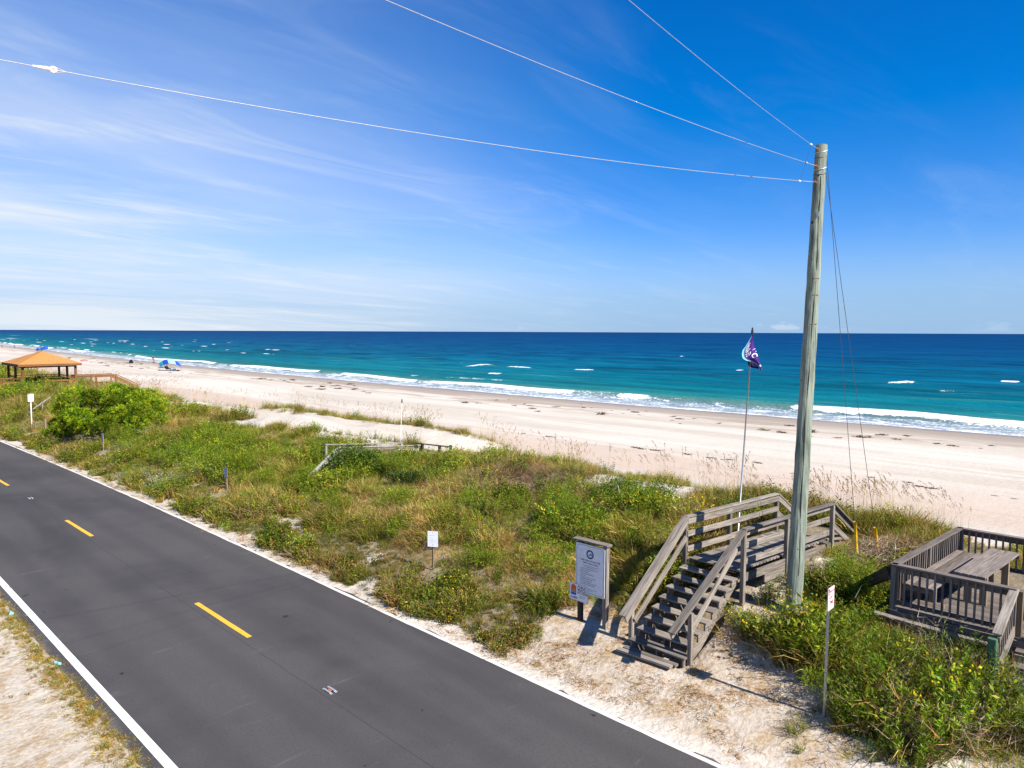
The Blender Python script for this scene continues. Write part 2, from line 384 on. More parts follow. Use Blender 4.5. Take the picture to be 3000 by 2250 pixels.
shw = t.math('ADD', sh, t.math('MULTIPLY', t.math('SUBTRACT', t.noise(.09, P, 3), .5), 3.5))
wet = t.rng(shw, -13.5, -3.0)
dry = t.mix(wet, dry, (.36, .295, .235))
vwet = t.rng(shw, -3.2, -.6)
dry = t.mix(vwet, dry, (.235, .205, .18))
soil = t.mix(t.rng(med, .35, .65), (.16, .12, .065), (.30, .235, .14))
col = t.mix(t.math('MULTIPLY', t.rng(t.math('ADD', vg, t.math('MULTIPLY', t.math('SUBTRACT', fine, .5), .7)), .25, .8), .85), dry, soil)
col = t.mix(t.math('MULTIPLY', lt, t.math('MULTIPLY', t.rng(med, .3, .6, .15, .50), t.rng(sh, -64, -61))), col, (.50, .395, .295))
litn = t.math('MULTIPLY', lt, t.rng(t.math('ADD', t.math('MULTIPLY', t.noise(1.6, P, 4, .65, .6), .55), t.math('MULTIPLY', t.noise(14, P, 4, .7), .45)), .44, .60))
col = t.mix(t.math('MULTIPLY', litn, .70), col, t.mix(fine, (.46, .28, .11), (.30, .20, .085)))
wr = t.math('MULTIPLY', t.rng(t.noise(2.6, P, 5, .75, .5), .69, .73), t.math('MULTIPLY', t.rng(sh, -46, -40), t.rng(sh, -9, -14)))
col = t.mix(t.math('MULTIPLY', wr, .45), col, (.28, .21, .15))
hb = t.math('ADD', t.math('MULTIPLY', t.noise(3.2, P, 3, .6), 1.0), t.math('MULTIPLY', fine, .35))
dryb = t.math('SUBTRACT', 1.0, wet)
bmp = t.n('ShaderNodeBump'); t.setin(bmp, 'Height', hb); t.setin(bmp, 'Strength', t.math('MULTIPLY', dryb, t.rng(sh, -46, -36, .40, .20))); t.setin(bmp, 'Distance', .20)
bm2 = t.n('ShaderNodeBump'); t.setin(bm2, 'Height', grit); t.setin(bm2, 'Strength', .22); t.setin(bm2, 'Distance', .01); t.l(bmp.outputs[0], bm2.inputs['Normal'])
col = t.mix(1.0, col, (.80, .80, .80), 'MULTIPLY')
t.bsdf(col, t.rng(vwet, 0, 1, .92, .42), t.rng(vwet, 0, 1, .1, .3), normal=bm2.outputs[0])
ground = tag(link('ground', gm, mat=MATS['sand']), kind='structure')

# ------------------------------------------------------------------ road
ry = np.concatenate([-np.geomspace(2500, 12, 14), axis((-10, 70, 1.0), (70, 200, 5)), np.geomspace(210, 3000, 14)])
def strip(name, x0, x1, z, ys, mat, parent=None, jag=0, nx=2, crown=False):
    vs_, fs = [], []
    for y in ys:
        o = float(road_x(y)); j0 = jag*float(fbm(y/.6, 3.3, 3)-.5); j1 = jag*float(fbm(y/.6, 9.3, 3)-.5)
        for k in range(nx):
            f = k/(nx-1); vs_.append((x0+j0+(x1+j1-x0-j0)*f+o, y, z))
    for i in range(len(ys)-1):
        for k in range(nx-1): fs.append((i*nx+k, i*nx+k+1, (i+1)*nx+k+1, (i+1)*nx+k))
    return link(name, mesh_of(vs_, fs), parent=parent, mat=mat)
t = NT('asphalt')
P = t.coord('Object'); agg = t.noise(70, P, 3, .7); agg2 = t.noise(19, P, 4, .75); bl = t.noise(.35, t.coord('Object', (1, .25, 1)), 5, .6, .5); bl2 = t.noise(.22, P, 4, .6)
c = t.mix(t.rng(bl, .36, .64), (.042, .0385, .0385), (.076, .069, .065))
c = t.mix(t.rng(bl2, .38, .62, 0, .75), c, (.088, .080, .074))
c = t.mix(t.rng(agg, .35, .75, 0, .5), c, (.15, .138, .13)); c = t.mix(t.rng(agg2, .50, .68, 0, .5), c, (.038, .035, .036))
sx = t.n('ShaderNodeSeparateXYZ'); t.l(P, sx.inputs[0]); X_ = sx.outputs[0]
for wx in (5.15, 6.75, 8.45, 10.05):                                                  # polished wheel paths
    d_ = t.math('ABSOLUTE', t.math('SUBTRACT', X_, wx))
    c = t.mix(t.math('MULTIPLY', t.rng(d_, .45, .08), .30), c, (.050, .046, .045))
seam = t.math('ABSOLUTE', t.math('SUBTRACT', t.math('ADD', X_, t.math('MULTIPLY', t.noise(.7, P, 3), .06)), 7.47))
c = t.mix(t.rng(seam, .016, .006, 0, .55), c, (.035, .033, .033))
spot = t.rng(t.noise(2.3, P, 2, .5), .735, .75); c = t.mix(t.math('MULTIPLY', spot, .8), c, (.02, .02, .022))
scuff = t.math('MULTIPLY', t.rng(t.noise(1.0, t.coord('Object', (.5, 2.4, 1), (0, 0, .6)), 5, .7, .8), .60, .72), t.rng(bl2, .45, .6)); c = t.mix(t.math('MULTIPLY', scuff, .38), c, (.19, .175, .16))
edge = t.math('ABSOLUTE', t.math('SUBTRACT', X_, 7.55)); dn = t.math('ADD', edge, t.math('MULTIPLY', t.math('SUBTRACT', t.noise(1.3, P, 5, .7), .5), .5))
c = t.mix(t.rng(dn, 3.36, 3.66, 0, .5), c, (.36, .30, .24))                          # blown sand along both edges
c = t.mix(1.0, c, (.80, .80, .80), 'MULTIPLY')
t.bsdf(c, .82, .25, normal=t.bump(agg, .5, .006)); ASPH = t.m
jy = np.concatenate([-np.geomspace(2500, 12, 14), axis((-10, 60, .18), (60, 200, 3)), np.geomspace(210, 3000, 14)])
road = tag(strip('road', 3.98, 10.99, 0.0, jy, ASPH, jag=.20), kind='structure')
def paint(name, col, wear):
    t = NT(name); P = t.coord('Object'); a = t.noise(45, P, 4, .7); b = t.noise(2.2, P, 4, .65)
    c = t.mix(t.rng(t.math('ADD', t.math('MULTIPLY', a, .6), t.math('MULTIPLY', b, .4)), .53, .66, 0, wear), col, tuple(x*.30+.06 for x in col))
    t.bsdf(c, .6, .3, normal=t.bump(a, .25, .003)); return t.m
WLINE, YLINE, WLINE2 = paint('white_line_paint', (.80, .80, .80), .45), paint('yellow_line_paint', (.78, .40, .03), .35), paint('sandy_line_paint', (.66, .62, .56), .9)
strip('edge_line', 4.26, 4.42, .004, ry, WLINE, road); strip('edge_line', 10.81, 10.92, .004, np.concatenate([ry[ry < -10], axis((-10, 70, .25), (70, 200, 5)), ry[ry > 200]]), WLINE2, road, jag=.05)
for k in range(-1, 30):
    y0 = 16.12+12.13*k
    strip('centre_dash', 7.60, 7.73, .004, np.linspace(y0, y0+3.1, 14), YLINE, road, jag=.02)

# reflective pavement markers on the centre line
CAST = simple('cast_marker_iron', (.60, .62, .62), .4, .4, .5, .2, 30); NAVYB = simple('marker_black', (.015, .02, .035), .5, .3)
for k, (mx, my) in enumerate(((7.62, 12.48), (7.57, 36.6))):
    m = thing('pavement_marker', (mx, my, .004), ('cast metal road marker with orange reflector on the centre line near the beach sign', 'cast metal road marker on the centre line between two distant yellow dashes')[k], 'road marker', 'road markers on the centre line')
    T0 = Matrix.Translation((mx, my, .004))
    rail = lambda s: join([boxvf((s*.055, 0, .012), (.045, .24, .022)), boxvf((s*.055, .13, .007), (.055, .07, .012)), boxvf((s*.055, -.13, .007), (.055, .07, .012))])
    for s in (-1, 1): link('marker_runner', mesh_of(*rail(s)), T0, m, CAST)
    link('marker_bed', mesh_of(*boxvf((0, 0, .005), (.075, .21, .008))), T0, m, NAVYB)
    link('reflector', mesh_of(*boxvf((0, 0, .014), (.032, .10, .018))), T0, m, ORANGE)

# ------------------------------------------------------------------ sea
sx_ = np.concatenate([axis((62, 100, .35), (100, 180, .8), (180, 330, 2)), np.geomspace(335, 1500, 60), np.geomspace(1600, 60000, 30)])
sy_ = np.concatenate([-np.geomspace(60000, 70, 40), axis((-65, -5, 2), (-5, 130, .7), (130, 330, 1.8), (330, 700, 6)), np.geomspace(720, 60000, 40)])
def wave_fields(X, Y):
    s = X-shore(Y)
    w = (fbm(Y/38., X/300., 2)-.5)*9 + (fbm(Y/9., 4.4, 2)-.5)*2.2
    fade = sstep(4000, 600, np.abs(Y))*sstep(900, 250, s)
    z = np.zeros_like(s); foam = np.zeros_like(s)
    # swash sheet: lacy foam from the edge out to the first breaker
    e = s + (fbm(Y/7., 1.7, 3)-.5)*2.6
    foam = np.maximum(foam, .54*sstep(-1.6, -.4, e)*sstep(8.6, 5.5, s+w*.22))
    foam = np.maximum(foam, .78*np.exp(-((e+.2)/.5)**2))
    for k, (c0, amp, wid, per, fo, thr) in enumerate(((7.4, .55, 1.2, 24, 1.05, .40), (11.5, .35, 1.3, 18, .85, .60), (17, .28, 2.0, 20, .6, .70), (31, .34, 2.4, 33, .95, .63), (46, .36, 2.6, 42, 1.0, .655), (60, .34, 3.0, 47, 1.0, .665), (78, .32, 3.4, 60, 1., .68), (100, .3, 4, 70, 1., .70), (128, .28, 4.5, 80, 1., .715), (160, .26, 5, 90, 1., .72), (200, .24, 6, 90, 1., .74), (250, .22, 7, 90, 1, .76))):
        off = (fbm(Y/per+k*7.7, k*3.1, 3)-.5)*min(7, 2.4+c0*.14)*1.6
        g = s-c0-off; a = amp*(.35+1.0*fbm(Y/(per*.8)+k*2.2, k*9.+2, 2))
        prof = np.exp(-np.where(g > 0, g/(wid*1.5), g/(wid*.8))**2)
        z += a*prof
        m = sstep(thr, thr+.07, fbm(Y/(per*.55 if c0 < 20 else 7+.05*c0)+k*5.3, k*1.9+.5, 3)-.10*(c0 > 20)+.125*sstep(230, 400, Y)*(c0 > 20))
        fw = wid*(.42 if c0 > 20 else .8)
        foam = np.maximum(foam, fo*m*np.exp(-((g+wid*.35)/fw)**2)*(.72+.45*fbm(X/1.3, Y/2.2, 2)))
    for x0, x1, py in ((1357, 1450, 1076), (1480, 1562, 1082), (1675, 1745, 1087), (758, 806, 1040), (2600, 2680, 1128), (1985, 2010, 1046), (480, 500, 1016), (560, 590, 1030)):   # scattered whitecaps
        a_, b_ = at_z(x0, py, -1), at_z(x1, py, -1); c_ = (a_+b_)/2; d_ = (b_-a_)[:2]; l_ = np.hypot(*d_); d_ = d_/l_
        u_ = (X-c_[0])*d_[0]+(Y-c_[1])*d_[1]; v_ = -(X-c_[0])*d_[1]+(Y-c_[1])*d_[0]+(fbm(u_/3.+x0, u_*0+.5, 2)-.5)*2.
        g_ = np.exp(-(u_/(l_*.55))**4)*np.exp(-(v_/(.9+.004*l_*l_**.5))**2); foam = np.maximum(foam, 1.0*g_); z += .35*g_
    z += (fbm(X/3.0, Y/7.5, 3)-.5)*.14*sstep(2, 14, s)
    z *= fade
    return s, z, foam*fade
def seaz(X, Y):
    s, z, f = wave_fields(X, Y); return -1.0+z*sstep(-1, 4, s)+.02
smesh, SX, SY = grid_mesh('sea', sx_, sy_, seaz)
s_, z_, f_ = wave_fields(SX, SY)
fattr(smesh, 'shore', s_); fattr(smesh, 'foam', f_); fattr(smesh, 'crest', z_)
t = NT('sea_water')
P = t.coord('Object'); s = t.attr('shore').outputs['Fac']; fo = t.attr('foam').outputs['Fac']; cr = t.attr('crest').outputs['Fac']
st = t.noise(.055, t.coord('Object', (1, .13, 1)), 5, .6, .6); st2 = t.noise(.35, t.coord('Object', (1, .28, 1)), 5, .6); ptc = t.noise(.012, t.coord('Object', (1, .4, 1)), 4, .6)
ls = t.math('LOGARITHM', t.math('MAXIMUM', s, 1.0), 10.)
ls = t.math('ADD', ls, t.math('MULTIPLY', t.math('SUBTRACT', st, .5), .34)); ls = t.math('ADD', ls, t.math('MULTIPLY', t.math('SUBTRACT', ptc, .5), .18))
c = t.ramp(t.math('DIVIDE', ls, 4.0), [(0.0, (.27, .31, .36)), (.17, (.20, .275, .31)), (.235, (.075, .20, .18)), (.29, (.010, .165, .185)), (.38, (.002, .135, .185)), (.47, (.001, .108, .190)), (.55, (.001, .080, .185)), (.64, (.001, .058, .170)), (.80, (.001, .047, .155)), (1.0, (.001, .041, .142))])  # the shallowest stops carry the sky's sheen on thin swash water in their colour
bnd = t.noise(.085, t.coord('Object', (1, .10, 1), (0, 0, .03)), 3, .5, .4)                # long swell bands
c = t.mix(t.math('MULTIPLY', t.rng(bnd, .50, .36), t.rng(s, 400, 90, 0, .60)), c, t.mix(1.0, c, (.8, .62, .62), 'MULTIPLY'))
c = t.mix(t.math('MULTIPLY', t.rng(bnd, .52, .66), t.rng(s, 400, 90, 0, .55)), c, t.mix(1.0, c, (1.5, 1.32, 1.28), 'MULTIPLY'))
c = t.mix(t.rng(st2, .42, .74, 0, .42), c, t.mix(1.0, c, (1.7, 1.55, 1.4), 'MULTIPLY'))
c = t.mix(t.rng(st2, .50, .28, 0, .55), c, t.mix(1.0, c, (.45, .60, .68), 'MULTIPLY'))
f1 = t.noise(.11, t.coord('Object', (1, .35, 1), (0, 0, .2)), 4, .65); f2 = t.noise(.03, t.coord('Object', (1, .45, 1), (0, 0, -.2)), 5, .7)
ch_ = t.mix(t.rng(s, 120, 420), f1, f2)
c = t.mix(t.math('MULTIPLY', t.rng(ch_, .52, .38), t.rng(s, 15, 70, 0, .75)), c, t.mix(1.0, c, (.5, .48, .58), 'MULTIPLY'))
c = t.mix(t.math('MULTIPLY', t.rng(ch_, .54, .68), t.rng(s, 25, 90, 0, .5)), c, t.mix(1.0, c, (2.5, 1.4, 1.25), 'MULTIPLY'))
c = t.mix(t.math('MULTIPLY', t.rng(cr, .16, .5), t.rng(s, 90, 12, 0, .55)), c, (.045, .20, .155))
fn = t.math('ADD', t.math('MULTIPLY', t.noise(.9, t.coord('Object', (1, .45, 1)), 5, .7, .7), .55), t.math('MULTIPLY', t.noise(3.2, P, 4, .7), .45))
fm = t.rng(t.math('ADD', fo, t.math('MULTIPLY', t.math('SUBTRACT', fn, .5), 1.7)), .50, .72)
fm = t.math('MULTIPLY', fm, t.rng(fo, .05, .22))
streak = t.math('MULTIPLY', t.rng(t.noise(.5, t.coord('Object', (1, .09, 1), (0, 0, .08)), 5, .7, .5), .615, .70), t.math('MULTIPLY', t.rng(s, 8, 14), t.rng(s, 130, 50)))
c = t.mix(t.math('MULTIPLY', streak, .28), c, (.22, .40, .45))
c = t.mix(1.0, c, (.80, .80, .80), 'MULTIPLY')
c = t.mix(fm, c, (.74, .76, .76))
chop = t.math('ADD', t.noise(.45, t.coord('Object', (1, .5, 1)), 6, .65, .3), t.math('MULTIPLY', t.noise(2.2, t.coord('Object', (1, .6, 1)), 4, .6), .35))
nb_ = t.bump(chop, .75, .5)
d_ = t.n('ShaderNodeBsdfDiffuse'); t.setin(d_, 'Color', c); t.l(nb_, d_.inputs['Normal'])
g_ = t.n('ShaderNodeBsdfGlossy'); t.setin(g_, 'Roughness', .22); t.l(nb_, g_.inputs['Normal'])
ms = t.n('ShaderNodeMixShader'); t.setin(ms, 0, t.rng(fm, 0, 1, .045, .0)); t.l(d_.outputs[0], ms.inputs[1]); t.l(g_.outputs[0], ms.inputs[2]); t.l(ms.outputs[0], t.out.inputs[0])
sea = tag(link('sea', smesh, mat=t.m), kind='structure')
# ------------------------------------------------------------------ utility pole, wires, guys
PB = V(15.63, 6.2, hz(15.63, 6.2)-.3); PT = V(16.61, 6.3, 11.61)
pole = thing('utility_pole', PB, 'tall weathered grey-green wooden utility pole beside the beach stairs', 'utility pole')
def along(z):
    f = (z-PB.z)/(PT.z-PB.z); return PB+(PT-PB)*f
def prad(z): return .185-.06*(z-PB.z)/(PT.z-PB.z)
t = NT('pole_wood'); P = t.coord('Object', (9, 9, .55)); g = t.noise(1.4, P, 7, .68, .4); b_ = t.noise(.8, t.coord('Object', (3, 3, .9)), 4, .6)
c = t.mix(t.rng(g, .3, .7), (.075, .095, .072), (.29, .32, .25)); c = t.mix(t.rng(b_, .42, .72, 0, .6), c, (.25, .29, .225)); c = t.mix(t.rng(g, .36, .31, 0, .7), c, (.05, .05, .04))
t.bsdf(c, .85, .15, normal=t.bump(g, .6, .015)); PW = t.m
rr = random.Random(4)
zs = np.linspace(PB.z, PT.z, 46)
v, f = tube([along(z)+V(rr.uniform(-.006, .006), rr.uniform(-.006, .006), 0) for z in zs], [prad(z)*(1+rr.uniform(-.02, .02)) for z in zs], 20)
link('pole_shaft', mesh_of(v, f, smooth=False), parent=pole, mat=PW)
tocam = V(-PB.x, -PB.y, 0).normalized(); rightv = V(RT)
pts = [along(z)+(tocam*.94+rightv*(.20+.12*sin(z*.9)+.05*sin(z*3.1))).normalized()*(prad(z)-.001) for z in np.linspace(2.0, 10.9, 60)]
v, f = tube(pts, [.007+.004*sin(i*.7) for i in range(60)], 4); link('drying_crack', mesh_of(v, f), parent=pole, mat=simple('crack_dark', (.025, .022, .018), .95, .05))
kn = []
for i in range(26):
    z = rr.uniform(1.8, 11); a = rr.uniform(-1.3, 1.3); d = (tocam*cos(a)+rightv*sin(a)); p = along(z)+d*(prad(z)-.004)
    kn.append(tube([p, p+d*.01], [.018*rr.uniform(.5, 1.2)]*2, 7))
link('knots', mesh_of(*join(kn)), parent=pole, mat=MATS['crack_dark'])['kind'] = 'stuff'
st = []
for z in (8.62, 8.25, 7.6):
    p = along(z)+(tocam*.9+rightv*.42).normalized()*prad(z); st.append(tube([p-rightv*.06, p+rightv*.06], .008, 5))
for q in st: link('staple', mesh_of(*q), parent=pole, mat=RUST)
p = along(10.05)+tocam*(prad(10)+.004); link('pole_tag', mesh_of(*boxvf((p.x, p.y, p.z), (.012, .09, .11), YAW*0-.35)), parent=pole, mat=GALV)
def ring(z, r, tilt=0., n=22, rad=.011, a0=0., a1=2*pi):
    c_ = along(z); return tube([c_+V(cos(a)*r, sin(a)*r, tilt*cos(a)) for a in np.linspace(a0, a1, n)], rad, 5)
AX = {1: 10.76, 2: 11.12, 3: 11.50}
for k, z in AX.items():
    if k > 1: link('guy_band', mesh_of(*ring(z-.02, prad(z)+.008, .05)), parent=pole, mat=STEEL)
    c_ = along(z)-V(prad(z), 0, 0); link('eye_bolt', mesh_of(*tube([c_+V(.05, 0, 0), c_+V(-.03, 0, 0), c_+V(-.07, .02, .03), c_+V(-.10, 0, 0), c_+V(-.07, -.02, -.03), c_+V(-.03, 0, 0)], .017, 6)), parent=pole, mat=RUST)
for z in (11.36, 10.98):
    link('tie_wire', mesh_of(*ring(z, prad(z)+.006, .045, rad=.008)), parent=pole, mat=DARKWIRE)
link('pole_clamp', mesh_of(*boxvf(tuple(along(11.52)+V(.17, .0, 0)), (.10, .05, .04))), parent=pole, mat=GALV)
link('pole_clamp', mesh_of(*boxvf(tuple(along(11.08)+V(.17, -.02, -.02)), (.07, .07, .10))), parent=pole, mat=GALV)

def sag(p0, p1, s, n=60):
    p0, p1 = V(p0), V(p1); return [p0+(p1-p0)*f-V(0, 0, 4*s*f*(1-f)) for f in np.linspace(0, 1, n)]
def wire(name, p0, mid, lab, far, sg, rad, droop=0):
    """cable from the pole through the measured point mid and on to its far support"""
    root = thing(name, p0, lab, 'overhead wire', 'overhead wires fanning out from the pole')
    link('cable', mesh_of(*tube(sag(p0, far, sg), rad, 6), smooth=True), parent=root, mat=STEEL)
    return root
def beyond(p0, q, k, sg):
    """far end so that a cable with sag sg passes through q (at fraction 1/k)"""
    p0, q = V(p0), V(q); f = 1/k; e = p0+(q-p0)*k; zq = q.z+4*sg*f*(1-f); e.z = p0.z+(zq-p0.z)*k; return e
W1, W2, W3 = (along(AX[k])-V(prad(11)+.09, 0, 0) for k in (1, 2, 3))
q1 = V(at_depth(0, 175, 8.0)); q2 = V(at_depth(1130, 0, 7.7)); q3 = V(at_depth(1842, 0, 8.65))
e1, e2, e3 = beyond(W1, q1, 1.9, .62), beyond(W2, q2, 2.3, .45), beyond(W3, q3, 2.6, .35)
w1 = wire('overhead_wire', W1, q1, 'lowest wire from the pole, nearly level, with a white splice clamp', e1, .62, .0055)
w2 = wire('overhead_wire', W2, q2, 'middle wire rising from just below the pole top, second of three', e2, .45, .005)
w3 = wire('overhead_wire', W3, q3, 'topmost and steepest wire leaving the very top of the pole', e3, .35, .004)
# splice on the lowest wire
sg_pts = sag(W1, e1, .62, 400)
def proj(p):
    vv = np.array(p)-CAM; w = vv @ FW; return 1500+F*(vv @ RT)/w, 1125-F*(vv @ UP)/w
i0 = min(range(400), key=lambda i: abs(proj(sg_pts[i])[0]-158) + (1e6 if depth(sg_pts[i]) < .5 else 0))
c0 = sg_pts[i0]; dirw = (sg_pts[i0-3]-sg_pts[i0]).normalized(); upw = V(0, 0, 1)
CL = simple('splice_porcelain', (.78, .74, .68), .5, .35, 0, .08, 30)
v, f = tube([c0-dirw*.19, c0-dirw*.10, c0-dirw*.06, c0-dirw*.02, c0], [.012, .02, .026, .02, .016], 8); sp = link('splice_clamp', mesh_of(v, f, smooth=True), parent=w1, mat=CL)
n_ = dirw.cross(upw).normalized(); u2 = n_.cross(dirw)
rg = [c0+dirw*.012+(dirw*cos(a)+u2*sin(a))*.026 for a in np.linspace(0, 2*pi, 17)]; link('clamp_eye', mesh_of(*tube(rg, .016, 6)), parent=w1, mat=CL)
for s in (-1, 1): link('bail', mesh_of(*tube([c0+u2*s*.03, c0+dirw*.04+u2*s*.03, c0+dirw*.14], .005, 5)), parent=w1, mat=STEEL)
for a_, b_, wr in ((sag(W2, e2, .45, 300), sag(W3, e3, .35, 300), w3), (sag(W1, e1, .62, 300), sag(W2, e2, .45, 300), w2)):
    A, B = a_[6], b_[7 if wr is w3 else 6]
    link('spacer_wire', mesh_of(*tube([A, (A+B)/2+V(-.01, 0, 0), B], .0025, 5)), parent=wr, mat=DARKWIRE)
    for q in (A, B): link('spacer_clamp', mesh_of(*tube([q-V(.05, 0, .0), q+V(.05, 0, .0)], .018, 6)), parent=wr, mat=CL)
# guys with yellow guards
for k, (zt, px, gx0, gx1, lab) in enumerate(((11.08, (2511, 1616), (2504, 1526), (2511, 1616), 'guy wire with yellow plastic guard, the one closer to the walkway'), (10.5, (2574, 1622), (2562, 1543), (2574, 1622), 'guy wire with yellow plastic guard, the one closer to the picnic deck'))):
    top = along((11.42, 11.05)[k])+rightv*prad(11)
    gz = 1.35; an = V(at_z(*gx1, gz)); an.z = hz(an.x, an.y)-.05; an = V(at_z(*gx1, an.z+.1))
    g_ = thing('guy_wire', an, lab, 'guy wire', 'guy wires of the utility pole')
    link('strand', mesh_of(*tube([top, an], .0065, 6)), parent=g_, mat=DARKWIRE)
    d = (top-an).normalized()
    # the guard covers the lowest metres
    L_ = min(np.linspace(.2, 4, 80), key=lambda s: abs(proj(an+d*s)[1]-gx0[1]))
    link('guard', mesh_of(*tube([an-d*.05, an+d*.3+V(.01, .012, 0), an+d*L_*.6, an+d*L_], [.034, .038, .04, .036], 8), smooth=True), parent=g_, mat=YELLOWG)

# ------------------------------------------------------------------ beach stairs and walkway
def post(parent, x, y, z0, z1, mat, w=.095, name='post', tilt=(0, 0)):
    return board(parent, name, (x, y, z0), (x+tilt[0], y+tilt[1], z1), w, w, mat, up=(1, 0, 0))
YR, YL = 7.42, 8.76                                   # right and left side of the flight
stairs = thing('beach_stairs', (13.6, 8.1, hz(13.6, 8.1)), 'weathered grey wooden stairs and walkway crossing the dune beside the beach rules sign', 'stairs')
X1, Z1, RUN, RISE = 12.98, .55, .30, .163
for k in range(8):
    x, z = X1+k*RUN, Z1+k*RISE
    for j, (o, w) in enumerate(((.065, .135), (.205, .135))):
        board(stairs, 'tread', (x+o, YR-.03+rr.uniform(-.01, .01), z-.02), (x+o, YL+.03, z-.02+rr.uniform(-.006, .006)), w, .04, GREY)
board(stairs, 'ground_board', (12.72, YR+.12, .405), (12.66, YL+.10, .40), .14, .05, GREY); board(stairs, 'ground_board', (12.87, YR+.08, .40), (12.83, YL+.04, .405), .13, .05, GREY)
for y in (YR+.02, (YR+YL)/2, YL-.02):                  # sawtooth stringers
    prof = [(X1+.0, Z1-.05-RISE), (X1+.03, Z1-.043)]
    for k in range(8):
        prof += [(X1+.03+k*RUN, Z1-.043+k*RISE), (X1+.03+(k+1)*RUN, Z1-.043+k*RISE)]
    prof = [(X1+.02, .33)]+prof[2:]+[(X1+8*RUN+.03, Z1+8*RISE-.30), (X1+.45, .30)]
    n = len(prof); vs_ = [(x, y+s*.019, z) for s in (-1, 1) for x, z in prof]
    fs = [tuple(range(n)), tuple(reversed(range(n, 2*n)))]+[(i, n+i, n+(i+1) % n, (i+1) % n) for i in range(n)]
    link('stringer', mesh_of(vs_, fs), parent=stairs, mat=GREY)
XL, ZL = X1+8*RUN+.0, Z1+8*RISE                        # landing 15.38, 1.854
# the walkway swings a few degrees off the flight
wdir = V(4.1, -.55, 0).normalized(); wper = V(.55, 4.1, 0).normalized()
R0, L0 = V(XL+.02, YR-.06, 0), V(XL+.08, YL+.02, 0); WL = 4.15
def wp(side, s, z): b = R0 if side == 'R' else L0; q = b+wdir*s; return V(q.x, q.y, z)
np_ = 28
for k in range(np_):
    s = .07+k*WL/np_
    board(stairs, 'deck_plank', wp('R', s, ZL-.02)+wper*.05, wp('L', s, ZL-.02+rr.uniform(-.004, .004))-wper*.05, .138, .038, GREY, up=(0, 0, 1))
RH = 1.0
for side in 'RL':
    o = wper*(-.07 if side == 'R' else .07)
    ps = (0, 1.85, 4.1)
    for s in ps:
        q = wp(side, s, 0)+o; g0 = hz(q.x, q.y); post(stairs, q.x, q.y, g0-.3, ZL+RH-.02, GREY, .105)
    for a, b in ((0, 1.85), (1.85, 4.1)):
        board(stairs, 'handrail', wp(side, a-.03, ZL+RH)+o, wp(side, b+.0, ZL+RH+.0)+o, .15, .04, GREY)
        io = o*.2
        for zz, hh in ((ZL+RH-.115, .14), (ZL+.58, .14), (ZL+.20, .14)):
            board(stairs, 'side_rail', wp(side, a, zz)+io, wp(side, b, zz+rr.uniform(-.012, .012))+io, .04, hh, GREY)
    for zz, a in ((ZL-.15, .0), (ZL-.36, .9)):
        board(stairs, 'skirt_board', wp(side, a, zz)+o*.9, wp(side, WL, zz)+o*.9, .04, .20, GREY)
# sloping handrails of the flight
for side, y in (('R', YR), ('L', YL)):
    o = -.075 if side == 'R' else .075
    ytop = (wp(side, 0, 0)+wper*(-.07 if side == 'R' else .07)).y; xt = XL+(.03 if side == 'R' else .09)
    A, B = V(xt, ytop, ZL+RH+.004), V(12.47, y+o*.2+(.02 if side == 'L' else 0), 1.25)
    if side == 'L': B = V(12.50, y-.12, 1.25)
    board(stairs, 'handrail', A, B, .17, .045, GREY); board(stairs, 'side_rail', A+V(0, -o*.6, -.11), B+V(.06, -o*.6, -.09), .04, .15, GREY)
    A2, B2 = V(XL-.05, y-o*.1, ZL+.52), V(13.15, y-o*.1, .92)
    board(stairs, 'side_rail', A2, B2, .04, .14, GREY)
    post(stairs, 13.14, y+o, hz(13.14, y)-.3, 1.50, GREY, .10)
# flight down to the beach on the far side
xe = wp('R', WL, ZL)
S0R, S0L = wp('R', WL+.02, ZL), wp('L', WL+.02, ZL)
for k in range(6):
    s = .28*(k+1); z = ZL-.19*(k+1)
    board(stairs, 'tread', wp('R', WL+s, z), wp('L', WL+s, z), .27, .04, GREY)
for side in 'RL':
    o = wper*(-.07 if side == 'R' else .07)
    A, B = wp(side, WL-.04, ZL+RH)+o, wp(side, WL+1.75, ZL+RH-1.18)+o
    board(stairs, 'handrail', A, B, .15, .04, GREY); board(stairs, 'side_rail', A+V(0, 0, -.11)-o*.5, B+V(0, 0, -.11)-o*.5, .04, .14, GREY)
    board(stairs, 'side_rail', A+V(0, 0, -.55)-o*.5, B+V(0, 0, -.55)-o*.5, .04, .14, GREY)
    board(stairs, 'stringer', wp(side, WL+.0, ZL-.16)+o*.4, wp(side, WL+1.75, ZL-1.34)+o*.4, .04, .24, GREY)
    q = wp(side, WL+1.7, 0)+o; post(stairs, q.x, q.y, hz(q.x, q.y)-.4, ZL+RH-1.16, GREY, .10)
# lower rail stub further down
a_, b_, c_ = V(at_z(2539, 1588, 1.35)), V(at_z(2590, 1577, 1.35)), V(at_z(2608, 1599, 1.05))
board(stairs, 'handrail', a_, b_, .15, .04, GREY); board(stairs, 'handrail', b_, c_, .12, .04, GREY); post(stairs, b_.x, b_.y, hz(b_.x, b_.y)-.3, 1.33, GREY, .10)
board(stairs, 'side_rail', a_-V(0, 0, .14), b_-V(0, 0, .14), .04, .14, GREY)
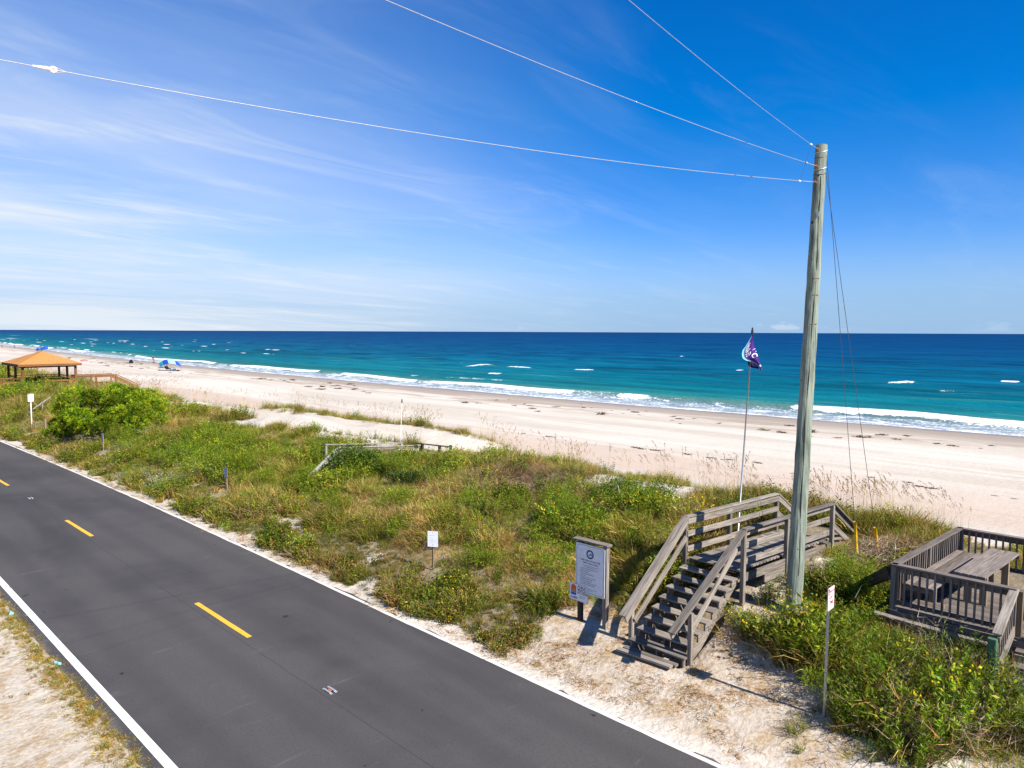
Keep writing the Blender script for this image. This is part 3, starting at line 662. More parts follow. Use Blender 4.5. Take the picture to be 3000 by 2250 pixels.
# ------------------------------------------------------------------ picnic deck
def lerp(a, b, f): return a+(b-a)*f
DR = 2.50; DF = 1.58
c1, c2 = V(16.30, 4.35, 0), V(20.56, 4.02, 0)                # left rail, landward and seaward corner
c3 = V(16.34, 2.24, 0); c4 = V(20.57, -2.2, 0); c5 = V(16.34, -2.2, 0); c6 = V(16.34, 1.0, 0)
deck = thing('picnic_deck', (18.4, 1.5, hz(18.4, 1.5)), 'weathered wooden picnic deck with railings of thin balusters', 'deck')
for k in range(29):
    x = 16.36+k*.147
    yl = 4.32-(x-16.3)*.0775
    board(deck, 'deck_plank', (x, yl, DF-.02), (x, -2.2, DF-.02+rr.uniform(-.004, .004)), .139, .038, DECK)
def railing(a, b, n, posts, mat=DECK, base=DF, top=DR, name='baluster'):
    d = (b-a).normalized(); l = (b-a).length; nrm = V(-d.y, d.x, 0)
    for s in posts:
        q = a+d*s; post(deck, q.x, q.y, hz(q.x, q.y)-.4, top-.03, mat, .10)
    board(deck, 'cap_rail', a+V(0, 0, top)-d*.04, b+V(0, 0, top)+d*.04, .155, .04, mat)
    board(deck, 'sub_rail', a+V(0, 0, top-.095)+nrm*.04, b+V(0, 0, top-.095)+nrm*.04, .038, .135, mat)
    board(deck, 'sub_rail', a+V(0, 0, base+.10)+nrm*.04, b+V(0, 0, base+.10)+nrm*.04, .038, .09, mat)
    for k in range(n):
        q = a+d*(l*(k+.5)/n)
        board(deck, name, (q.x, q.y, base+.06), (q.x, q.y, top-.04), .04, .04, mat, up=(1, 0, 0))
railing(c1, c3, 15, (0, 2.11)); railing(c1, c2, 30, (2.1, 4.27)); railing(c2, c4, 44, (2.0, 4.0, 6.2)); railing(c6, c5, 22, (.02, 3.2))
for z, x in ((DF-.14, 16.26), (DF-.36, 16.25)):
    board(deck, 'fascia_board', (x, 4.40, z), (x, -2.2, z), .04, .19, DECK)
board(deck, 'fascia_board', (16.3, 4.40, DF-.14), (20.6, 4.06, DF-.14), .04, .19, DECK)
board(deck, 'ledge_board', (16.02, 4.62, DF-.12), (15.95, 2.5, DF-.16), .16, .045, GREY)
for k in range(14):
    y = 4.35-k*.135; board(deck, 'skirt_board', (16.05, y, DF-.75), (16.05, y, DF-.16), .12, .025, DECK, up=(1, 0, 0))
# steps down to the road side and their railing
for k in range(5):
    x, z = 16.16-.29*k, DF-.19*(k+1)
    board(deck, 'step_tread', (x, 2.14, z), (x, .95, z), .28, .04, DECK); board(deck, 'step_riser', (x+.13, 2.14, z+.085), (x+.13, .95, z+.085), .03, .15, DECK)
A, B = c3+V(.0, .0, DR), V(15.02, 2.28, 2.0)
board(deck, 'cap_rail', A, B, .155, .04, GREY); board(deck, 'sub_rail', A-V(0, .03, .10), B-V(0, .03, .10), .038, .12, DECK)
board(deck, 'sub_rail', A-V(.05, .03, .80), B-V(0, .03, .72), .038, .20, GREY)
for k in range(8):
    q = lerp(A, B, (k+.7)/8.3); board(deck, 'baluster', (q.x, q.y, q.z-.75), (q.x, q.y, q.z-.05), .036, .036, DECK, up=(1, 0, 0))
g0 = hz(14.98, 2.3); post(deck, 14.97, 2.33, g0-.3, 1.93, GREENP, .14, 'newel_post')
post(deck, c3.x+.02, c3.y-.10, .8, DR-.02, STAKE, .10)
# built-in bench
def benchish(name, loc, lab, cat, x0, x1, yf, n, w, z, legs, mat, legmat):
    b_ = thing(name, loc, lab, cat)
    for k in range(n):
        o = (k-(n-1)/2)*w
        board(b_, 'seat_plank' if cat == 'bench' else 'top_plank', (x0, yf(x0)+o, z), (x1+rr.uniform(-.01, .01), yf(x1)+o, z+rr.uniform(-.004, .004)), w-.008, .04, mat)
    for x in (x0+.03, x1-.03):
        board(b_, 'end_rail', (x, yf(x)-n*w/2, z-.06), (x, yf(x)+n*w/2, z-.06), .04, .10, mat)
    for x in legs:
        board(b_, 'leg', (x, yf(x)-w*n/4, DF), (x, yf(x)-w*n/4, z-.02), .14, .09, legmat, up=(1, 0, 0)); board(b_, 'leg', (x, yf(x)+w*n/4, DF), (x, yf(x)+w*n/4, z-.02), .14, .09, legmat, up=(1, 0, 0))
    return b_
benchish('deck_bench', (18.6, 4.0, DF), 'wide grey plank bench running along the side railing of the picnic deck', 'bench', 16.75, 20.3, lambda x: 3.98-(x-16.8)*.072, 4, .145, 1.98, (17.2, 18.5, 19.9), DECK, DECK)
benchish('picnic_table', (18.5, 3.05, DF), 'grey plank picnic table standing on the deck with twigs on its top', 'table', 17.27, 19.8, lambda x: 3.165-(x-17.27)*.09, 4, .145, 2.31, (17.75, 19.3), DECK, STAKE)
benchish('deck_bench', (19.6, 1.9, DF), 'grey plank bench on the far side of the picnic table', 'bench', 17.4, 20.3, lambda x: 1.95-(x-17.27)*.09, 3, .14, 1.98, (17.9, 19.6), DECK, DECK)
tw = thing('twig', (19.45, 2.95, 2.335), 'small dry forked twig lying on the picnic table top', 'twig')
link('twig_stem', mesh_of(*tube([V(19.35, 3.0, 2.34), V(19.45, 2.95, 2.36), V(19.56, 2.93, 2.36)], .008, 5)), parent=tw, mat=STAKE); link('twig_fork', mesh_of(*tube([V(19.45, 2.95, 2.36), V(19.5, 3.05, 2.40)], .006, 5)), parent=tw, mat=STAKE)
tb = V(at_z(2474, 1733, 1.25)); tt = V(16.28, 4.42, 2.30)
timber = tag(board(None, 'old_timber', tb+(tb-tt).normalized()*.4, tt, .10, .22, DARKW), 'dark mossy timber leaning against the corner of the picnic deck', 'timber')
# sand fence stakes with rope
sp = []
for k, (px, y0, y1, lab) in enumerate(((2676, 1592, 1617, 'raw wooden stake with rope beside the deck, the tallest of three'), (2737, 1572, 1582, 'short raw wooden stake with rope, middle one of three beside the deck'), (2757.5, 1561, 1573, 'short raw wooden stake at the seaward end of the rope by the deck'))):
    p = V(at_z(px, y1, 1.15-k*.12)); g_ = hz(p.x, p.y)
    tag(board(None, 'fence_stake', (p.x, p.y, g_-.2), (p.x, p.y, height_at(px, y0, p.x, p.y)), .09, .09, STAKE, up=(1, 0, 0)), lab, 'stake', 'stakes of the rope fence beside the deck'); sp.append(p)
rp = sag(sp[0]-(sp[1]-sp[0])*1.2-V(0, 0, .1), sp[0], .06, 8)+sag(sp[0], sp[1], .05, 8)[1:]+sag(sp[1], sp[2], .03, 6)[1:]
tag(link('fence_rope', mesh_of(*tube(rp, .016, 6)), mat=simple('old_rope', (.55, .53, .48), .9, .1)), 'pale sagging rope strung between the stakes by the deck', 'rope')

# ------------------------------------------------------------------ half buried walkway up the dune
wk = thing('old_walkway', (19, 26.7, hz(19, 26.7)), 'pale old walkway with handrails half buried in the overgrown dune', 'walkway')
n0, n1 = V(17, 26.9, 2.3), V(21.4, 26.5, 1.95)
board(wk, 'handrail', n0, n1, .14, .04, PALE); board(wk, 'side_rail', n0-V(0, 0, .10), n1-V(0, 0, .10), .04, .10, GREY)
board(wk, 'side_rail', lerp(n0, n1, .35)-V(0, 0, .42), n1-V(0, 0, .40), .04, .14, PALE)
for f_, m in ((.02, PALE), (.5, GREY), (.98, DARKW)):
    q = lerp(n0, n1, f_); post(wk, q.x, q.y, hz(q.x, q.y)-.3, q.z-.02, m, .10)
bt = V(at_z(877, 1421, 1.0)); board(wk, 'handrail', n0+V(.05, 0, -.01), bt, .14, .045, PALE); board(wk, 'side_rail', n0+V(0, .0, -.16), bt-V(0, 0, .14), .04, .14, PALE)
board(wk, 'side_rail', n0+V(-.1, .0, -.62), bt+V(.25, 0, -.42), .04, .14, PALE)
q = lerp(n0, bt, .5); post(wk, q.x, q.y, hz(q.x, q.y)-.3, q.z-.03, GREY, .09)
s0, s1 = V(at_z(959, 1403, 1.1)), V(at_z(944, 1417, .95)); board(wk, 'handrail', s0+(s0-s1)*.6, s1, .13, .04, PALE)
m0, m1 = V(at_z(1210.7, 1297.5, 2.12)), V(at_z(1321, 1309.5, 1.95))
board(wk, 'handrail', m0, m1, .14, .04, DARKW)
for f_ in (.24, .70, .99):
    q = lerp(m0, m1, f_); post(wk, q.x, q.y, hz(q.x, q.y)-.3, q.z+(.08 if f_ > .9 else -.02), DARKW, .11)
for dz_, m in ((.30, PALE), (.62, PALE)):
    board(wk, 'side_rail', lerp(m0, m1, .2)-V(0, 0, dz_), lerp(m0, m1, .98)-V(0, 0, dz_), .04, .13, m)
for k in range(24):
    x = 17.1+k*.16; board(wk, 'deck_plank', (x, 26.75-(x-17)*.08, 1.33-(x-17)*.07), (x, 28.0-(x-17)*.08, 1.33-(x-17)*.07), .14, .04, PALE)
o0, o1 = V(17.1, 28.1, 2.28), V(21.2, 27.7, 1.95); board(wk, 'handrail', o0, o1, .14, .04, PALE); post(wk, 17.15, 28.1, .8, 2.26, PALE, .10); post(wk, 21.1, 27.7, .8, 1.93, PALE, .10)

# ------------------------------------------------------------------ signs
def panel(name, parent, corner, ydir, w, h, th, mat, rad=.03):
    """upright sign plate: corner = lower corner, ydir = horizontal direction, local x along it, z up; returns object and its matrix"""
    yd = V(ydir).normalized(); nrm = yd.cross(V(0, 0, 1)); c_ = V(corner)
    mw = Matrix(((yd.x, -nrm.x, 0, c_.x), (yd.y, -nrm.y, 0, c_.y), (0, 0, 1, c_.z), (0, 0, 0, 1)))
    pr = []
    for cx, cy, a0 in ((w-rad, rad, -90), (w-rad, h-rad, 0), (rad, h-rad, 90), (rad, rad, 180)):
        for k in range(5): a = radians(a0+k*22.5); pr.append((cx+rad*cos(a), cy+rad*sin(a)))
    n = len(pr); vs_ = [(x, s, z) for s in (-th/2, th/2) for x, z in pr]
    fs = [tuple(range(n)), tuple(reversed(range(n, 2*n)))]+[(i, n+i, n+(i+1) % n, (i+1) % n) for i in range(n)]
    return link(name, mesh_of(vs_, fs), mw, parent, mat), mw
def flat(vf, x, z, th, lift=.0015):            # print on the local -y face of a plate
    return [(x+q[0], -th/2-lift, z+q[1]) for q in vf[0]], vf[1]
def disc(cx, cz, r, th, lift=.0015, n=28, a0=0, a1=2*pi, squash=1):
    v_ = [(cx+r*cos(a), -th/2-lift, cz+r*squash*sin(a)) for a in np.linspace(a0, a1, n+1)[:(-1 if a1-a0 > 6.2 else None)]]; return v_, [tuple(range(len(v_)))]
def annul(cx, cz, r0, r1, th, lift=.0015, n=32):
    v_ = []; f_ = []
    for k in range(n):
        a = 2*pi*k/n; v_ += [(cx+r0*cos(a), -th/2-lift, cz+r0*sin(a)), (cx+r1*cos(a), -th/2-lift, cz+r1*sin(a))]
    for k in range(n): j = (k+1) % n; f_.append((2*k, 2*k+1, 2*j+1, 2*j))
    return v_, f_
def rect(x0, z0, x1, z1, th, lift=.0015): return [(x0, -th/2-lift, z0), (x1, -th/2-lift, z0), (x1, -th/2-lift, z1), (x0, -th/2-lift, z1)], [(0, 1, 2, 3)]
def frame(w, h, ins, lw, th, rad=.05, lift=.0015):
    def pr(i, r):
        o = []
        for cx, cy, a0 in ((w-i-r, i+r, -90), (w-i-r, h-i-r, 0), (i+r, h-i-r, 90), (i+r, i+r, 180)):
            for k in range(6): a = radians(a0+k*18); o.append((cx+r*cos(a), cy+r*sin(a)))
        return o
    A_, B_ = pr(ins, rad), pr(ins+lw, max(rad-lw, .003)); n = len(A_)
    return [(x, -th/2-lift, z) for x, z in A_+B_], [(i, (i+1) % n, n+(i+1) % n, n+i) for i in range(n)]

# beach rules sign on two posts
sr, sl = V(13.27, 9.65, 0), V(13.25, 10.38, 0)
sgn = thing('beach_rules_sign', (13.26, 10.0, hz(13.26, 10.0)), 'two-post white beach access rules sign with blue round emblem and wooden cap', 'sign')
ztop = height_at(1650+740/5.53, 1560+290/5.53, sr.x, sr.y)
for q in (sr, sl): post(sgn, q.x, q.y, hz(q.x, q.y)-.3, ztop, GREY if q is sr else DARKW, .115)
board(sgn, 'cap_board', (sr.x-.03, sr.y-.12, ztop+.02), (sl.x-.03, sl.y+.16, ztop+.02), .20, .04, GREY)
pw_, ph_ = .86, 1.20; zb = ztop-.06-ph_
pl, pm_ = panel('rules_panel', sgn, (sr.x-.090, sl.y+.10, zb), (0, -1, 0), pw_, ph_, .012, FADED)
th = .012
link('panel_border', mesh_of(*frame(pw_, ph_, .028, .009, th, .09)), pm_, pl, TEALI)
link('emblem', mesh_of(*annul(.43, ph_-.225, .072, .108, th, .0025)), pm_, pl, NAVY)
wv = [disc(.425, ph_-.255, .042, th, .003, 16, 0, pi, .8), disc(.455, ph_-.225, .035, th, .0032, 14, -.5, 2.2)]
link('emblem_wave', mesh_of(*join(wv)), pm_, pl, TEALI)
tx = [flat(text_vf('Public Beach Access # 38', .056, 'CENTER'), .44, ph_-.40, th), flat(text_vf('1800 S. Shore Drive', .056, 'CENTER'), .44, ph_-.465, th)]
zz = ph_-.60
for line in ('No glass on beach & walkway crossovers', 'Keep pets under leash', 'Stay out of dunes', 'Hours: open daily until 8:00 pm', 'No littering', 'Swim at your own risk - no lifeguard', 'No open fires on the beach', 'No vehicles without permit', 'Do not disturb wildlife or turtle nests', 'No camping or overnight parking'):
    tx.append(flat(text_vf('\u2022 '+line, .031), .13, zz, th)); zz -= .042
link('lettering', mesh_of(*join(tx)), pm_, pl, INK)
link('fine_print', mesh_of(*join([flat(text_vf('Please help us keep our beach clean and safe', .026, 'CENTER'), .44, ph_-.520, th), flat(text_vf('The following rules apply at all times', .026, 'CENTER'), .44, ph_-.553, th), flat(text_vf('For information call the town office', .026, 'CENTER'), .44, .125, th), flat(text_vf('Emergency dial 911', .026, 'CENTER'), .44, .09, th)])), pm_, pl, TEALI)
for bx, bz_ in ((.025, ph_-.025), (pw_-.025, ph_-.025), (.025, .025), (pw_-.025, .025)): link('bolt', mesh_of(*disc(bx, bz_, .012, th, .004, 8)), pm_, pl, STEEL)
cw, ch = .56, .42; cz = zb+.16-ch+.02
cp, cm = panel('access_panel', sgn, (sr.x-.104, sl.y+.27, cz), (0, -1, 0), cw, ch, .008, WHITE, .01); th = .008
link('panel_border', mesh_of(*frame(cw, ch, .006, .006, th, .012)), cm, cp, NAVY)
link('blue_field', mesh_of(*rect(.045, .13, .205, .27, th)), cm, cp, BLUEP); link('orange_sun', mesh_of(*disc(.125, .305, .083, th, .002)), cm, cp, ORANGE)
link('gull', mesh_of(*join([([(.075, -.0075, .32), (.125, -.0075, .30), (.125, -.0075, .31), (.085, -.0075, .328)], [(0, 1, 2, 3)]), ([(.125, -.0075, .30), (.175, -.0075, .32), (.165, -.0075, .328), (.125, -.0075, .31)], [(0, 1, 2, 3)])])), cm, cp, INK)
link('wave_stripe', mesh_of(*join([rect(.05, .19+.03*k, .20, .197+.03*k, th, .003) for k in range(2)])), cm, cp, WHITE)
link('lettering', mesh_of(*join([flat(text_vf(s_t, .085 if s_t != 'CAMA' else .075, 'LEFT'), x, z, th) for s_t, x, z in (('PUBLIC', .245, .325), ('BEACH', .245, .255), ('ACCESS', .245, .185), ('CAMA', .035, .045))])), cm, cp, INK)
link('small_print', mesh_of(*join([flat(text_vf('Coastal Area', .036), .30, .125, th), flat(text_vf('Management Act', .026), .28, .085, th)])), cm, cp, TEALI)

def channel_post(parent, x, y, z0, z1, mat, nd, w=.06, d=.03, tilt=(0, 0)):
    """U-channel sign post; nd = facing direction of the sign"""
    nd = V(nd).normalized(); sd = nd.cross(V(0, 0, 1)); tl = V(tilt[0], tilt[1], 0)
    prof = [(-w/2, 0), (-w/2+.012, 0), (-w/4, d), (w/4, d), (w/2-.012, 0), (w/2, 0), (w/4+.004, d+.006), (-w/4-.004, d+.006)]
    n = len(prof); vs_ = [V(x, y, z)+(tl if z == z1 else V(0, 0, 0))+sd*a-nd*b for z in (z0, z1) for a, b in prof]
    fs = [(i, (i+1) % n, n+(i+1) % n, n+i) for i in range(n)]+[(0, 1, 6, 7), (8, 9, 14, 15), (1, 2, 3, 4, 5, 6), (9, 10, 11, 12, 13, 14)]
    return link('post', mesh_of(vs_, fs), parent=parent, mat=mat)
def no_parking(px, py, zg, pytop, pybot, lab, w, h, postmat):
    p = V(at_z(px, py, zg)); zg = hz(p.x, p.y); p = V(at_z(px, py, zg))
    zt, zb_ = height_at(px, pytop, p.x, p.y), height_at(px, pybot, p.x, p.y)
    r = thing('no_parking_sign', (p.x, p.y, zg), lab, 'sign', 'roadside no parking signs')
    channel_post(r, p.x, p.y, zg-.3, zt-.03, postmat, (0, -1, 0))
    h = zt-zb_
    pl, m = panel('plate', r, (p.x-w/2, p.y-.028, zb_), (1, 0, 0), w, h, .004, WHITE, .025); th = .004
    link('red_border', mesh_of(*frame(w, h, .008, .006, th, .02)), m, pl, REDP)
    link('red_field', mesh_of(*join([rect(.02, h*.865, .085, h*.955, th), rect(.02, h*.69, .085, h*.745, th), rect(.085, h*.695, w-.02, h*.705, th)])), m, pl, REDP)
    link('lettering', mesh_of(*join([flat(text_vf('NO', .062), .025, h*.77, th, .003), flat(text_vf('PARKING', .052), .085, h*.77, th), flat(text_vf('ANY', .105, 'CENTER'), w/2, h*.47, th), flat(text_vf('TIME', .105, 'CENTER'), w/2, h*.24, th)])), m, pl, REDP)
no_parking(2417, 2100, .4, 1738, 1808, 'white and red ANY TIME no parking sign on a steel post below the utility pole', .30, .45, GALV)
no_parking(94, 1258, .45, 1155, 1178, 'white no parking sign on a white post near the gazebo', .36, .48, WHITE)
# blank faded plate
p = V(at_z(1269, 1672, .45)); g_ = hz(p.x, p.y); p = V(at_z(1269, 1672, g_))
r = thing('faded_sign', (p.x, p.y, g_), 'small faded blank white sign on a thin wooden post in the weeds', 'sign')
zt, zb_ = height_at(1268, 1567, p.x, p.y), height_at(1268, 1615, p.x, p.y)
board(r, 'post', (p.x, p.y, g_-.3), (p.x, p.y, zt-.04), .05, .05, STAKE, up=(1, 0, 0))
pl, m = panel('plate', r, (p.x-.118, p.y+.105, zb_), (.52, -.85, 0), .32, zt-zb_, .004, FADED, .01)
link('faint_marks', mesh_of(*join([rect(.06, .12+.07*k, .06+.10+.02*(k % 2), .128+.07*k, .004) for k in range(4)])), m, pl, BLUEGREY)
link('bolt', mesh_of(*join([disc(.16, .06, .011, .004, .003, 8), disc(.16, zt-zb_-.05, .009, .004, .003, 8)])), m, pl, INK)
# two blue-grey plates on stakes
for px, pyg, a, b, w, lab in ((665, 1436, 1374, 1407, .30, 'small blue-grey sign plate on a wooden stake among goldenrod, roadside, downhill of the old walkway'), (303, 1322, 1272, 1298, .32, 'small blue-grey sign plate on a wooden stake beside the big pine bush')):
    p = V(at_z(px, pyg, .45)); g_ = hz(p.x, p.y); p = V(at_z(px, pyg, g_)); zt, zb_ = height_at(px, a, p.x, p.y), height_at(px, b, p.x, p.y)
    r = thing('stake_sign', (p.x, p.y, g_), lab, 'sign', 'small blue-grey stake signs')
    board(r, 'post', (p.x, p.y, g_-.3), (p.x, p.y, zt-.05), .07, .05, STAKE, up=(1, 0, 0))
    pl, m = panel('plate', r, (p.x-.035, p.y+w/2, zb_), (0, -1, 0), w, zt-zb_, .006, BLUEGREY, .02)
    link('lettering', mesh_of(*join([flat(text_vf(s_t, .10, 'CENTER'), w/2, (zt-zb_)*f_, .006) for s_t, f_ in (('NO', .68), ('BEACH', .40), ('ACCESS', .12))])), m, pl, FADED)
p = V(at_z(134, 1268, .5)); g_ = hz(p.x, p.y); tag(board(None, 'wooden_stake', (p.x, p.y, g_-.2), (p.x, p.y, g_+1.05), .10, .10, STAKE, up=(1, 0, 0)), 'bare pale wooden stake between the white post and the pine bush', 'stake')
p = V(at_z(1820, 1535, 1.1)); g_ = hz(p.x, p.y); tag(board(None, 'wooden_stake', (p.x+.05, p.y, g_-.2), (p.x-.10, p.y+.10, g_+.75), .05, .05, PALE, up=(1, 0, 0)), 'thin leaning pale stake in the dune grass above the rules sign', 'stake')

# ------------------------------------------------------------------ flag and white pole
fb = V(17.62, 8.56, hz(17.62, 8.56)); ft = V(18.18, 8.54, 7.48)
fl = thing('flag_pole', fb, 'slender metal flag pole tied to the walkway railing', 'flag pole')
link('pole_shaft', mesh_of(*tube([fb-V(0, 0, .3), ft], [.026, .017], 10), smooth=True), parent=fl, mat=GALV)
link('finial', mesh_of(*tube([ft+V(0, 0, -.16), ft+V(0, 0, -.10), ft+V(0, 0, -.04), ft+V(.004, 0, .06)], [.02, .034, .034, .018], 8)), parent=fl, mat=INK)
link('rail_bracket', mesh_of(*boxvf((fb.x+(2.75-fb.z)/(ft.z-fb.z)*.56, fb.y-.06, 2.70), (.07, .10, .05))), parent=fl, mat=GALV)
PURPLE = simple('purple_flag_cloth', (.085, .030, .235), .8, .15, 0, .1, 30); TEALF = simple('teal_flag_hem', (.22, .58, .68), .8, .15, 0, .06, 30); NAVF = simple('navy_flag_back', (.02, .02, .09), .8, .15)
fd = depth((17.95, 8.54, 6.5))
def fpx(zx, zy, off=0.): return V(at_depth(2130+zx/9.213, 950+zy/9.213, fd+off))
Lc = [(690, 285), (600, 430), (500, 600), (425, 690), (398, 820), (430, 925), (520, 980), (640, 1000), (745, 1045), (830, 1120), (885, 1215), (905, 1285)]
Rc = [(705, 300), (716, 400), (728, 500), (742, 585), (770, 670), (800, 760), (832, 850), (862, 940), (890, 1030), (915, 1100), (935, 1170), (948, 1235)]
def curve(C_, t_):
    f_ = t_*(len(C_)-1); i = min(int(f_), len(C_)-2); f_ -= i; a, b = C_[i], C_[i+1]; return a[0]+(b[0]-a[0])*f_, a[1]+(b[1]-a[1])*f_
def cloth(t_, v_, lift=0.):
    a, b = curve(Lc, t_), curve(Rc, t_)
    return fpx(a[0]+(b[0]-a[0])*v_, a[1]+(b[1]-a[1])*v_, .028*sin(v_*5+t_*2)*min(1, t_*3)+.03*sin(t_*9)-lift)
flag = thing('flag', tuple(cloth(.5, .5)), 'purple flag with teal hem and white letters drooping from the flag pole', 'flag')
def cloth_part(name, v0, v1, nv, mat, th=.004):
    vs_ = [cloth(t_, v_, s) for s in (-th/2, th/2) for t_ in np.linspace(0, 1, 30) for v_ in np.linspace(v0, v1, nv)]
    k = 30*nv; fs = []
    for i in range(29):
        for j in range(nv-1):
            a = i*nv+j; fs += [(a, a+1, a+nv+1, a+nv), (k+a+nv, k+a+nv+1, k+a+1, k+a)]
    rim = [j for j in range(nv)]+[i*nv+nv-1 for i in range(1, 30)]+[29*nv+j for j in range(nv-2, -1, -1)]+[i*nv for i in range(28, 0, -1)]
    fs += [(rim[q], rim[(q+1) % len(rim)], k+rim[(q+1) % len(rim)], k+rim[q]) for q in range(len(rim))]
    return link(name, mesh_of(vs_, fs, smooth=True), parent=flag, mat=mat)
cloth_part('cloth', .17, 1.0, 14, PURPLE); cloth_part('hem', 0.0, .17, 3, TEALF)
def on_cloth(vf, t0, v0, st_, sv): return [cloth(min(1, max(0, t0+q[0]*st_)), min(1, max(0, v0-q[1]*sv)), .006) for q in vf[0]], vf[1]
link('lettering', mesh_of(*join([on_cloth(text_vf('CAROLINA CLT', 1.), .14, .50, .045, .36), on_cloth(text_vf('VIC', 1.), .30, 1.0, .165, .62), on_cloth(text_vf('S', 1.), .80, .98, .15, .75)])), parent=flag, mat=WHITE)
vs_ = []; a = [(560, 1010), (700, 1020), (830, 1090), (875, 1180), (858, 1205), (720, 1185), (560, 1140)]
vs_ = [fpx(x, y, .10+.03*sin(x*.02)+o) for o in (0, .006) for x, y in a]; n = len(a)
link('folded_corner', mesh_of(vs_, [tuple(range(n)), tuple(reversed(range(n, 2*n)))]+[(i, (i+1) % n, n+(i+1) % n, n+i) for i in range(n)]), parent=flag, mat=NAVF)
wpo = V(22.67, 29.86, 0); wpo.z = hz(wpo.x, wpo.y)
wpt = thing('marker_pole', wpo, 'thin white marker pole standing in the blown sand behind the old walkway', 'pole')
link('pole_shaft', mesh_of(*tube([wpo-V(0, 0, .3), V(22.84, 29.93, 3.75)], .015, 8)), parent=wpt, mat=WHITE); link('pole_cap', mesh_of(*tube([V(22.84, 29.93, 3.62), V(22.845, 29.93, 3.74), V(22.85, 29.93, 3.86)], [.024, .036, .016], 8)), parent=wpt, mat=DARKW)
# ------------------------------------------------------------------ gazebo
gz0 = 2.16; gx0, gx1, gy0, gy1 = 15.60, 20.75, 77.75, 84.3; ez = 4.2
gaz = thing('gazebo', (18.2, 81, hz(18.2, 81)), 'open cedar-brown beach gazebo with hipped shingle roof on the dune', 'gazebo')
t = NT('cedar_shingle'); P = t.coord('Object'); g = t.noise(7, t.coord('Object', (1, 1, 3)), 5, .6); c = t.mix(t.rng(g, .3, .7), (.40, .18, .055), (.56, .27, .09)); t.bsdf(c, .85, .12, normal=t.bump(g, .3, .02)); SHG = t.m
apx = V(18.2, 81.0, height_at(125, 1030, 18.2, 81)); hip = .5
cor = [V(gx0, gy0, ez), V(gx1, gy0, ez), V(gx1, gy1, ez), V(gx0, gy1, ez)]
ra, rb = apx-V(0, .35, 0), apx+V(0, .35, 0)
for i in range(4):                                        # stepped shingle courses on the four slopes
    a, b = cor[i], cor[(i+1) % 4]; ta, tb_ = (ra, ra) if i == 0 else ((ra, rb) if i == 1 else ((rb, rb) if i == 2 else (rb, ra)))
    nrm = (b-a).cross(ta-a).normalized(); n = 13
    for k in range(n):
        f0, f1 = k/n, (k+1)/n
        p = [lerp(a, ta, f0), lerp(b, tb_, f0), lerp(b, tb_, f1), lerp(a, ta, f1)]
        vs_ = [p[0]+nrm*.035, p[1]+nrm*.035, p[2]+nrm*.008, p[3]+nrm*.008, p[0]-nrm*.02, p[1]-nrm*.02, p[2]-nrm*.02, p[3]-nrm*.02]
        link('shingle_course', mesh_of(vs_, [(0, 1, 2, 3), (7, 6, 5, 4), (0, 4, 5, 1), (1, 5, 6, 2), (2, 6, 7, 3), (3, 7, 4, 0)]), parent=gaz, mat=SHG)
    board(gaz, 'fascia', a-V(0, 0, .11), b-V(0, 0, .11), .05, .20, CEDAR)
link('ceiling', mesh_of(*join([boxvf(((gx0+gx1)/2, (gy0+gy1)/2, ez-.06), (gx1-gx0-.12, gy1-gy0-.12, .05))])), parent=gaz, mat=DARKW)
gi = .42
PX = [gx0+gi, (gx0+gx1)/2, gx1-gi]; PY = [gy0+gi, (gy0+gy1)/2, gy1-gi]
for x, y in ((PX[0], PY[0]), (PX[2], PY[0]), (PX[0], PY[2]), (PX[2], PY[2]), (PX[0], PY[1]), (PX[2], PY[1])): post(gaz, x, y, hz(x, y)-.4, ez-.12, CEDAR, .19)
for a, b in (((PX[0], PY[0]), (PX[2], PY[0])), ((PX[0], PY[2]), (PX[2], PY[2])), ((PX[0], PY[0]), (PX[0], PY[2])), ((PX[2], PY[0]), (PX[2], PY[2]))):
    board(gaz, 'eave_beam', (*a, ez-.24), (*b, ez-.24), .07, .20, DARKW)
for k in range(36): board(gaz, 'floor_plank', (PX[0], PY[0]+.07+k*.159, gz0), (PX[2], PY[0]+.07+k*.159, gz0), .15, .04, CEDAR)
for a, b in (((PX[0], PY[2]), (PX[2], PY[2])), ((PX[2], PY[1]), (PX[2], PY[2])), ((PX[0], PY[1]+.8), (PX[0], PY[2])), ((PX[0]+1.6, PY[0]), (PX[2], PY[0]))):
    board(gaz, 'guard_rail', (*a, gz0+.72), (*b, gz0+.72), .12, .05, CEDAR)
    for z in (.14, .42): board(gaz, 'guard_rail', (*a, gz0+z), (*b, gz0+z), .04, .16, CEDAR)
board(gaz, 'gazebo_bench', (PX[2]-.3, PY[0]+1.2, gz0+.42), (PX[2]-.3, PY[2]-.2, gz0+.42), .40, .06, DARKW)
